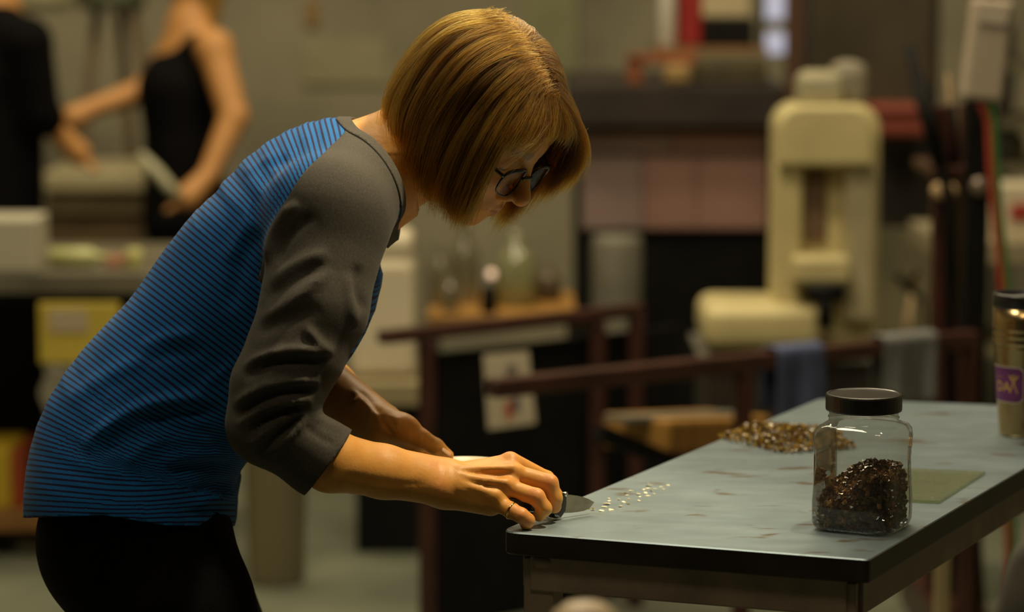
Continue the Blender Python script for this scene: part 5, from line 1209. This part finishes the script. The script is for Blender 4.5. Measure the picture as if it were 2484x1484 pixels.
# white topped sink cabinet, stand, pendant shade, wall boards
sk = thing('sink_cabinet', (105, 412, 358, 640, 8.9, .5), 'brown cabinet with a thick pale worktop behind the two people', 'cabinet'); base_at(sk, 0)
rbox('worktop', (102, 415, 360, 470, 8.9, .55), M('pale_worktop', (.44, .38, .23), .5, var=.1), sk, bevel=.015); rbox('cabinet_body', (112, 470, 352, 640, 8.95, .48), M('brown_wood_dark', (.10, .065, .028), .6, var=.3), sk, floor=True); rbox('cabinet_band', (112, 470, 352, 520, 8.93, .02), M('ochre_band', (.17, .13, .06), .6), sk)
sd = thing('tripod_stand', (190, -20, 370, 40, 9.6, .2), 'dark tripod stand with a round green top beyond the cabinet', 'stand'); base_at(sd, 0); c = U(270, 0, 9.6)
mesh('stand_top', *g_lathe([(.10, -.03), (.115, -.02), (.115, .02), (.10, .03)], c, 28), M('dull_green', (.075, .085, .040), .6), sd, smooth=True)
for dx, dy in ((-.13, 0), (.20, -.05), (.04, .22)): mesh('leg', *g_tube([c+[dx*.35, dy*.35, -.02], (c[0]+dx*1.6, c[1]+dy*1.6, .015)], .017, 10), M('leg_brown', (.12, .075, .035), .6), sd, smooth=True)
lamp_c = U(85, -60, 9.0); pd = empty('pendant_shade', lamp_c, 'pale round pendant shade at the top left', 'lamp')
mesh('shade', *g_lathe([(.115, -.0), (.122, -.09), (.10, -.115), (.03, -.12)], lamp_c+[0, 0, .01], 32), M('pale_shade', (.46, .43, .27), .6), pd, smooth=True); mesh('cord', *g_tube([lamp_c, (lamp_c[0], lamp_c[1], ZC-.005)], .006, 8), mat_black, pd)
for r, m_, lb in (((735, 95, 940, 205, 10.58, .015), M('board_olive', (.36, .33, .20), .8, var=.1), 'pale board on the back wall left of her head'), ((1270, -60, 1400, 175, 10.58, .015), M('board_green', (.27, .27, .15), .8, var=.1), 'greenish board on the back wall above her head'), ((742, 0, 772, 62, 10.57, .012), M('board_orange', (.34, .20, .06), .7), 'small orange notice on the back wall')):
    c_, s_ = rect(*r); put(recenter(mesh('notice_board', *g_box(c_, s_), m_, None, bevel=.003)), lb, 'board')

def snap(o, z):
    lo = min((world_of(c) @ Vector(v.co)).z for c in o.children for v in c.data.vertices); o.location.z += z-lo
bpy.data.objects['toolbox'].location.z = zH+.001; snap(cl, zH+.001); bpy.data.objects['clay_pot'].location.z = U(2500, 400, 8.6)[2]+.001; bpy.data.objects['clay_pot.001'].location.z = U(2500, 290, 8.6)[2]+.001
zsh_ = U(1700, 116, 8.35)[2]+.001; dz_ = zsh_-bpy.data.objects['black_case'].location.z
for nm_ in ('white_tube', 'red_carton'): bpy.data.objects[nm_].location.z = zsh_
bpy.data.objects['black_case'].location.z += dz_; bpy.data.objects['cream_box'].location.z = zsh_+(U(0, 50, 8.44)-U(0, 116, 8.44))[2]+.001
snap(rwb, U(2300, 588, 7.3)[2]+.001); snap(yb, zs_+.001); snap(mc, U(1900, 869, YM-.02)[2]+.001); snap(wc, U(900, 928, 6.88)[2]+.001)
# --- two people talking, out of focus
def ppl(name, label, loc, skin_f, skin_box, cloth, hair_s, h=.009):
    e = empty(name, loc, label, 'person')
    V, F = polygonise(skin_f, skin_box[0], skin_box[1], h, 1); fast_mesh('body', V, F, M('skin_far', (.56, .27, .085), .55), e)
    for nm, f_, bx2, m_ in cloth+hair_s:
        V, F = polygonise(f_, bx2[0], bx2[1], h, 1); fast_mesh(nm, V, F, m_, e)
    return e
def bb(P, m): P = np.asarray(P); return P.min(0)-m, P.max(0)+m
YW = 8.4
sh_n, el_n, wr_n, ha_n = U(520, 118, YW-.12), U(568, 285, YW-.20), U(505, 425, YW-.28), U(455, 478, YW-.32)
sh_f, el_f, wr_f, ha_f = U(425, 128, YW+.12), U(345, 222, YW+.05), U(225, 262, YW-.05), U(178, 285, YW-.08)
hd = U(455, -105, YW); nk0 = U(462, 70, YW); ch = U(440, 190, YW); wa = U(445, 370, YW); hp_ = U(450, 520, YW); kz = lambda dy: np.array([hp_[0]-.02, YW+dy, .45]); az = lambda dy: np.array([hp_[0]+.01, YW+dy, .08])
def w_skin(p):
    d = smin(ell(p, hd, (.092, .075, .115)), cone(p, hd+np.array([.01, 0, -.08]), nk0, .05, .055), .03)
    d = smin(d, smin(cone(p, nk0, ch, .07, .10), cone(p, sh_n, sh_f, .05, .05), .05), .04)
    d = smin(d, chain(p, [sh_n, el_n, wr_n, ha_n], [.052, .042, .028, .036], .01), .03); d = smin(d, chain(p, [sh_f, el_f, wr_f, ha_f], [.052, .040, .028, .036], .01), .03)
    for k in range(4): d = smin(d, cone(p, ha_n, ha_n+np.array([-.055, .0+.018*(k-1.5), -.035]), .011, .009), .006)
    for k in range(4): d = smin(d, cone(p, ha_f, ha_f+np.array([-.05, .018*(k-1.5), -.05]), .011, .009), .006)
    return d
def w_top(p):
    q = p*np.array([1, .72, 1]); f3 = lambda a: np.asarray(a)*np.array([1, .72, 1])
    d = chain(q, [f3(ch+np.array([-.01, 0, -.03])), f3(wa), f3(hp_)], [.118, .108, .128], .03)
    d = smin(d, cone(q, f3(sh_n+np.array([-.055, .045, .0])), f3(ch), .045, .08), .03); d = smin(d, cone(q, f3(sh_f+np.array([.0, -.02, -.01])), f3(ch), .04, .08), .03)
    return d
def w_leg(p):
    d = ell(p, hp_+np.array([0, 0, -.02]), (.125, .17, .13))
    for s in (-.09, .09): d = smin(d, chain(p, [hp_+np.array([0, s, -.03]), kz(s), az(s)], [.095, .065, .05], .02), .03)
    return d
def w_hair(p): return smax(smin(ell(p, hd+np.array([.02, 0, .02]), (.108, .092, .12)), cone(p, hd+np.array([.06, 0, -.05]), nk0+np.array([.055, 0, .04]), .06, .035), .04), -ell(p, hd+np.array([-.10, 0, -.03]), (.09, .07, .10)), .01)
mat_bt = M('black_tank', (.004, .0035, .004), .9, spec=.1); mat_bj = M('black_jeans', (.004, .004, .0045), .9, spec=.1)
pw_ = ppl('person', 'person in a black sleeveless top reaching an arm across, blurred at the left', (hp_[0], YW, 0), w_skin, bb([hd, sh_n, el_n, wr_n, ha_n, sh_f, ha_f, ch], .16),
    [('tank_top', w_top, bb([ch, hp_, sh_n, sh_f], .17), mat_bt), ('trousers', w_leg, (np.array([hp_[0]-.25, YW-.3, .05]), np.array([hp_[0]+.25, YW+.3, hp_[2]+.16])), mat_bj)], [('hair', w_hair, bb([hd, nk0], .18), M('golden_hair_far', (.36, .21, .05), .5))])
for s in (-.09, .09): a_ = az(s); V, F = polygonise(lambda p: smax(cone(p, a_+np.array([.03, 0, -.03]), a_+np.array([-.14, 0, -.045]), .045, .035), .003-p[:, 2], .003), a_-.25, a_+.15, .009, 0); fast_mesh('shoe', V, F, M('black_leather', (.012, .011, .010), .4), pw_)
wand = empty('glass_wand', ha_n, 'pale tapered tool held at the waist of the sleeveless person', 'tool'); mesh('wand_shaft', *g_tube([U(340, 372, YW-.33), U(380, 418, YW-.34), U(412, 455, YW-.35), U(440, 478, YW-.35)], [.012, .020, .018, .010], 12), M('pale_tool', (.42, .40, .26), .4), wand, smooth=True)
YK = 8.1
ks, ke, kw, kh = U(62, 105, YK-.12), U(92, 270, YK-.10), U(150, 330, YK-.05), U(190, 372, YK-.03); ks2, ke2 = U(-70, 105, YK+.12), U(-95, 290, YK+.10); kw2, kh2 = U(-40, 400, YK-.1), U(10, 420, YK-.12)
kd = U(-15, -120, YK); kn0 = U(-10, 30, YK); kc = U(-5, 170, YK); kp = U(0, 520, YK)
def k_skin(p):
    d = smin(ell(p, kd, (.09, .078, .118)), cone(p, kd+np.array([0, 0, -.08]), kn0, .055, .06), .03)
    d = smin(d, chain(p, [ke, kw, kh], [.042, .030, .036], .01), .03); d = smin(d, chain(p, [ke2, kw2, kh2], [.042, .030, .036], .01), .03)
    for k in range(4): d = smin(d, cone(p, kh, kh+np.array([.045, .018*(k-1.5), -.045]), .011, .009), .006)
    return smin(d, cone(p, kn0, kc, .07, .1), .03)
def k_shirt(p):
    q = p*np.array([1, .75, 1]); f3 = lambda a: np.asarray(a)*np.array([1, .75, 1])
    d = chain(q, [f3(kn0+np.array([0, 0, -.06])), f3(kc), f3(kp)], [.085, .125, .125], .03)
    d = smin(d, chain(p, [kn0+np.array([.02, -.04, -.05]), ks, ke, ke+(kw-ke)*.25], [.07, .075, .062, .058], .01), .04); return smin(d, chain(p, [kn0+np.array([-.02, .04, -.05]), ks2, ke2], [.07, .075, .062], .01), .04)
kz2 = lambda dy: np.array([kp[0], YK+dy, .46]); az2 = lambda dy: np.array([kp[0]-.02, YK+dy, .08])
def k_leg(p):
    d = ell(p, kp+np.array([0, 0, -.02]), (.12, .16, .13))
    for s in (-.09, .09): d = smin(d, chain(p, [kp+np.array([0, s, -.03]), kz2(s), az2(s)], [.095, .068, .055], .02), .03)
    return d
pk_ = ppl('person', 'person in black with bare forearms cut off by the left edge', (kp[0], YK, 0), k_skin, bb([kd, kh, kh2, ke, ke2, kc], .17), [('shirt', k_shirt, bb([kn0, ks, ks2, ke, ke2, kp], .17), mat_bt), ('trousers', k_leg, (np.array([kp[0]-.25, YK-.3, .05]), np.array([kp[0]+.25, YK+.3, kp[2]+.16])), mat_bj)],
    [('hair', lambda p: smax(ell(p, kd+np.array([-.01, 0, .02]), (.10, .088, .118)), -ell(p, kd+np.array([.09, 0, -.04]), (.08, .07, .10)), .01), bb([kd], .16), M('dark_hair_far', (.05, .03, .015), .5))])
for s in (-.09, .09): a_ = az2(s); V, F = polygonise(lambda p: smax(cone(p, a_+np.array([-.03, 0, -.03]), a_+np.array([.14, 0, -.045]), .045, .035), .003-p[:, 2], .003), a_-.15, a_+.25, .009, 0); fast_mesh('shoe', V, F, M('black_leather', (.012, .011, .010), .4), pk_)

# --- lower right beyond the table: bucket, timber post
bk = lathe_item('black_bucket', 2205, 1425, 1560, 58, 5.2, CYL, mat_black, 'black bucket low behind the right side of the table', 'bucket'); bk.location.z = 0
tp = thing('timber_post', (2272, 1345, 2302, 1600, 5.0, .05), 'pale timber offcut standing upright behind the table corner', 'post'); base_at(tp, 0); rbox('post', (2272, 1345, 2302, 1600, 5.0, .03), M('pale_timber', (.30, .24, .12), .6, var=.2), tp, floor=True); rbox('post_foot', (2255, 1660, 2320, 1680, 4.97, .08), M('pale_timber', (.30, .24, .12), .6), tp, floor=True)
# --- nearest to the camera, out of focus
fp = empty('grey_jacket', (U(2480, 1484, 2.35)[0], 2.35, 0), 'blurred grey fabric bundled on a post at the bottom right corner', 'jacket'); jc_ = U(2492, 1440, 2.35)
def jk(p):
    d = ell(p, jc_+np.array([0, 0, -.05]), (.030, .04, .085)); d = smin(d, ell(p, jc_+np.array([.03, .01, -.02]), (.035, .045, .07)), .03); d = smin(d, ell(p, jc_+np.array([.0, 0, -.17]), (.05, .05, .09)), .05)
    return d+.003*np.sin(p[:, 0]*70+p[:, 2]*25)*np.sin(p[:, 1]*80+1)
V, F = polygonise(jk, jc_-.30, jc_+.14, .005, 1); fast_mesh('jacket_cloth', V, F, M('grey_fleece', (.085, .078, .062), .95, var=.3, scale=40), fp); mesh('jacket_post', *g_lathe([(.10, 0), (.10, .012), (.016, .02), (.014, jc_[2]-.05)], (jc_[0], 2.35, 0), 20), mat_dark, fp, smooth=False)
fk = U(1420, 1456, 2.1); kb = empty('wooden_knob_post', (fk[0], 2.1, 0), 'blurred pale rounded knob poking up at the bottom edge', 'knob'); 
mesh('knob', *g_lathe([(.012, -.060), (.020, -.05), (.0285, -.035), (.0290, -.024), (.024, -.010), (.015, -.003), (.0006, 0)], fk, 28), M('pale_knob', (.62, .48, .32), .5), kb, smooth=True); mesh('knob_post', *g_lathe([(.09, 0), (.09, .012), (.014, .02), (.012, fk[2]-.06)], (fk[0], 2.1, 0), 20), mat_dark, kb, smooth=False)
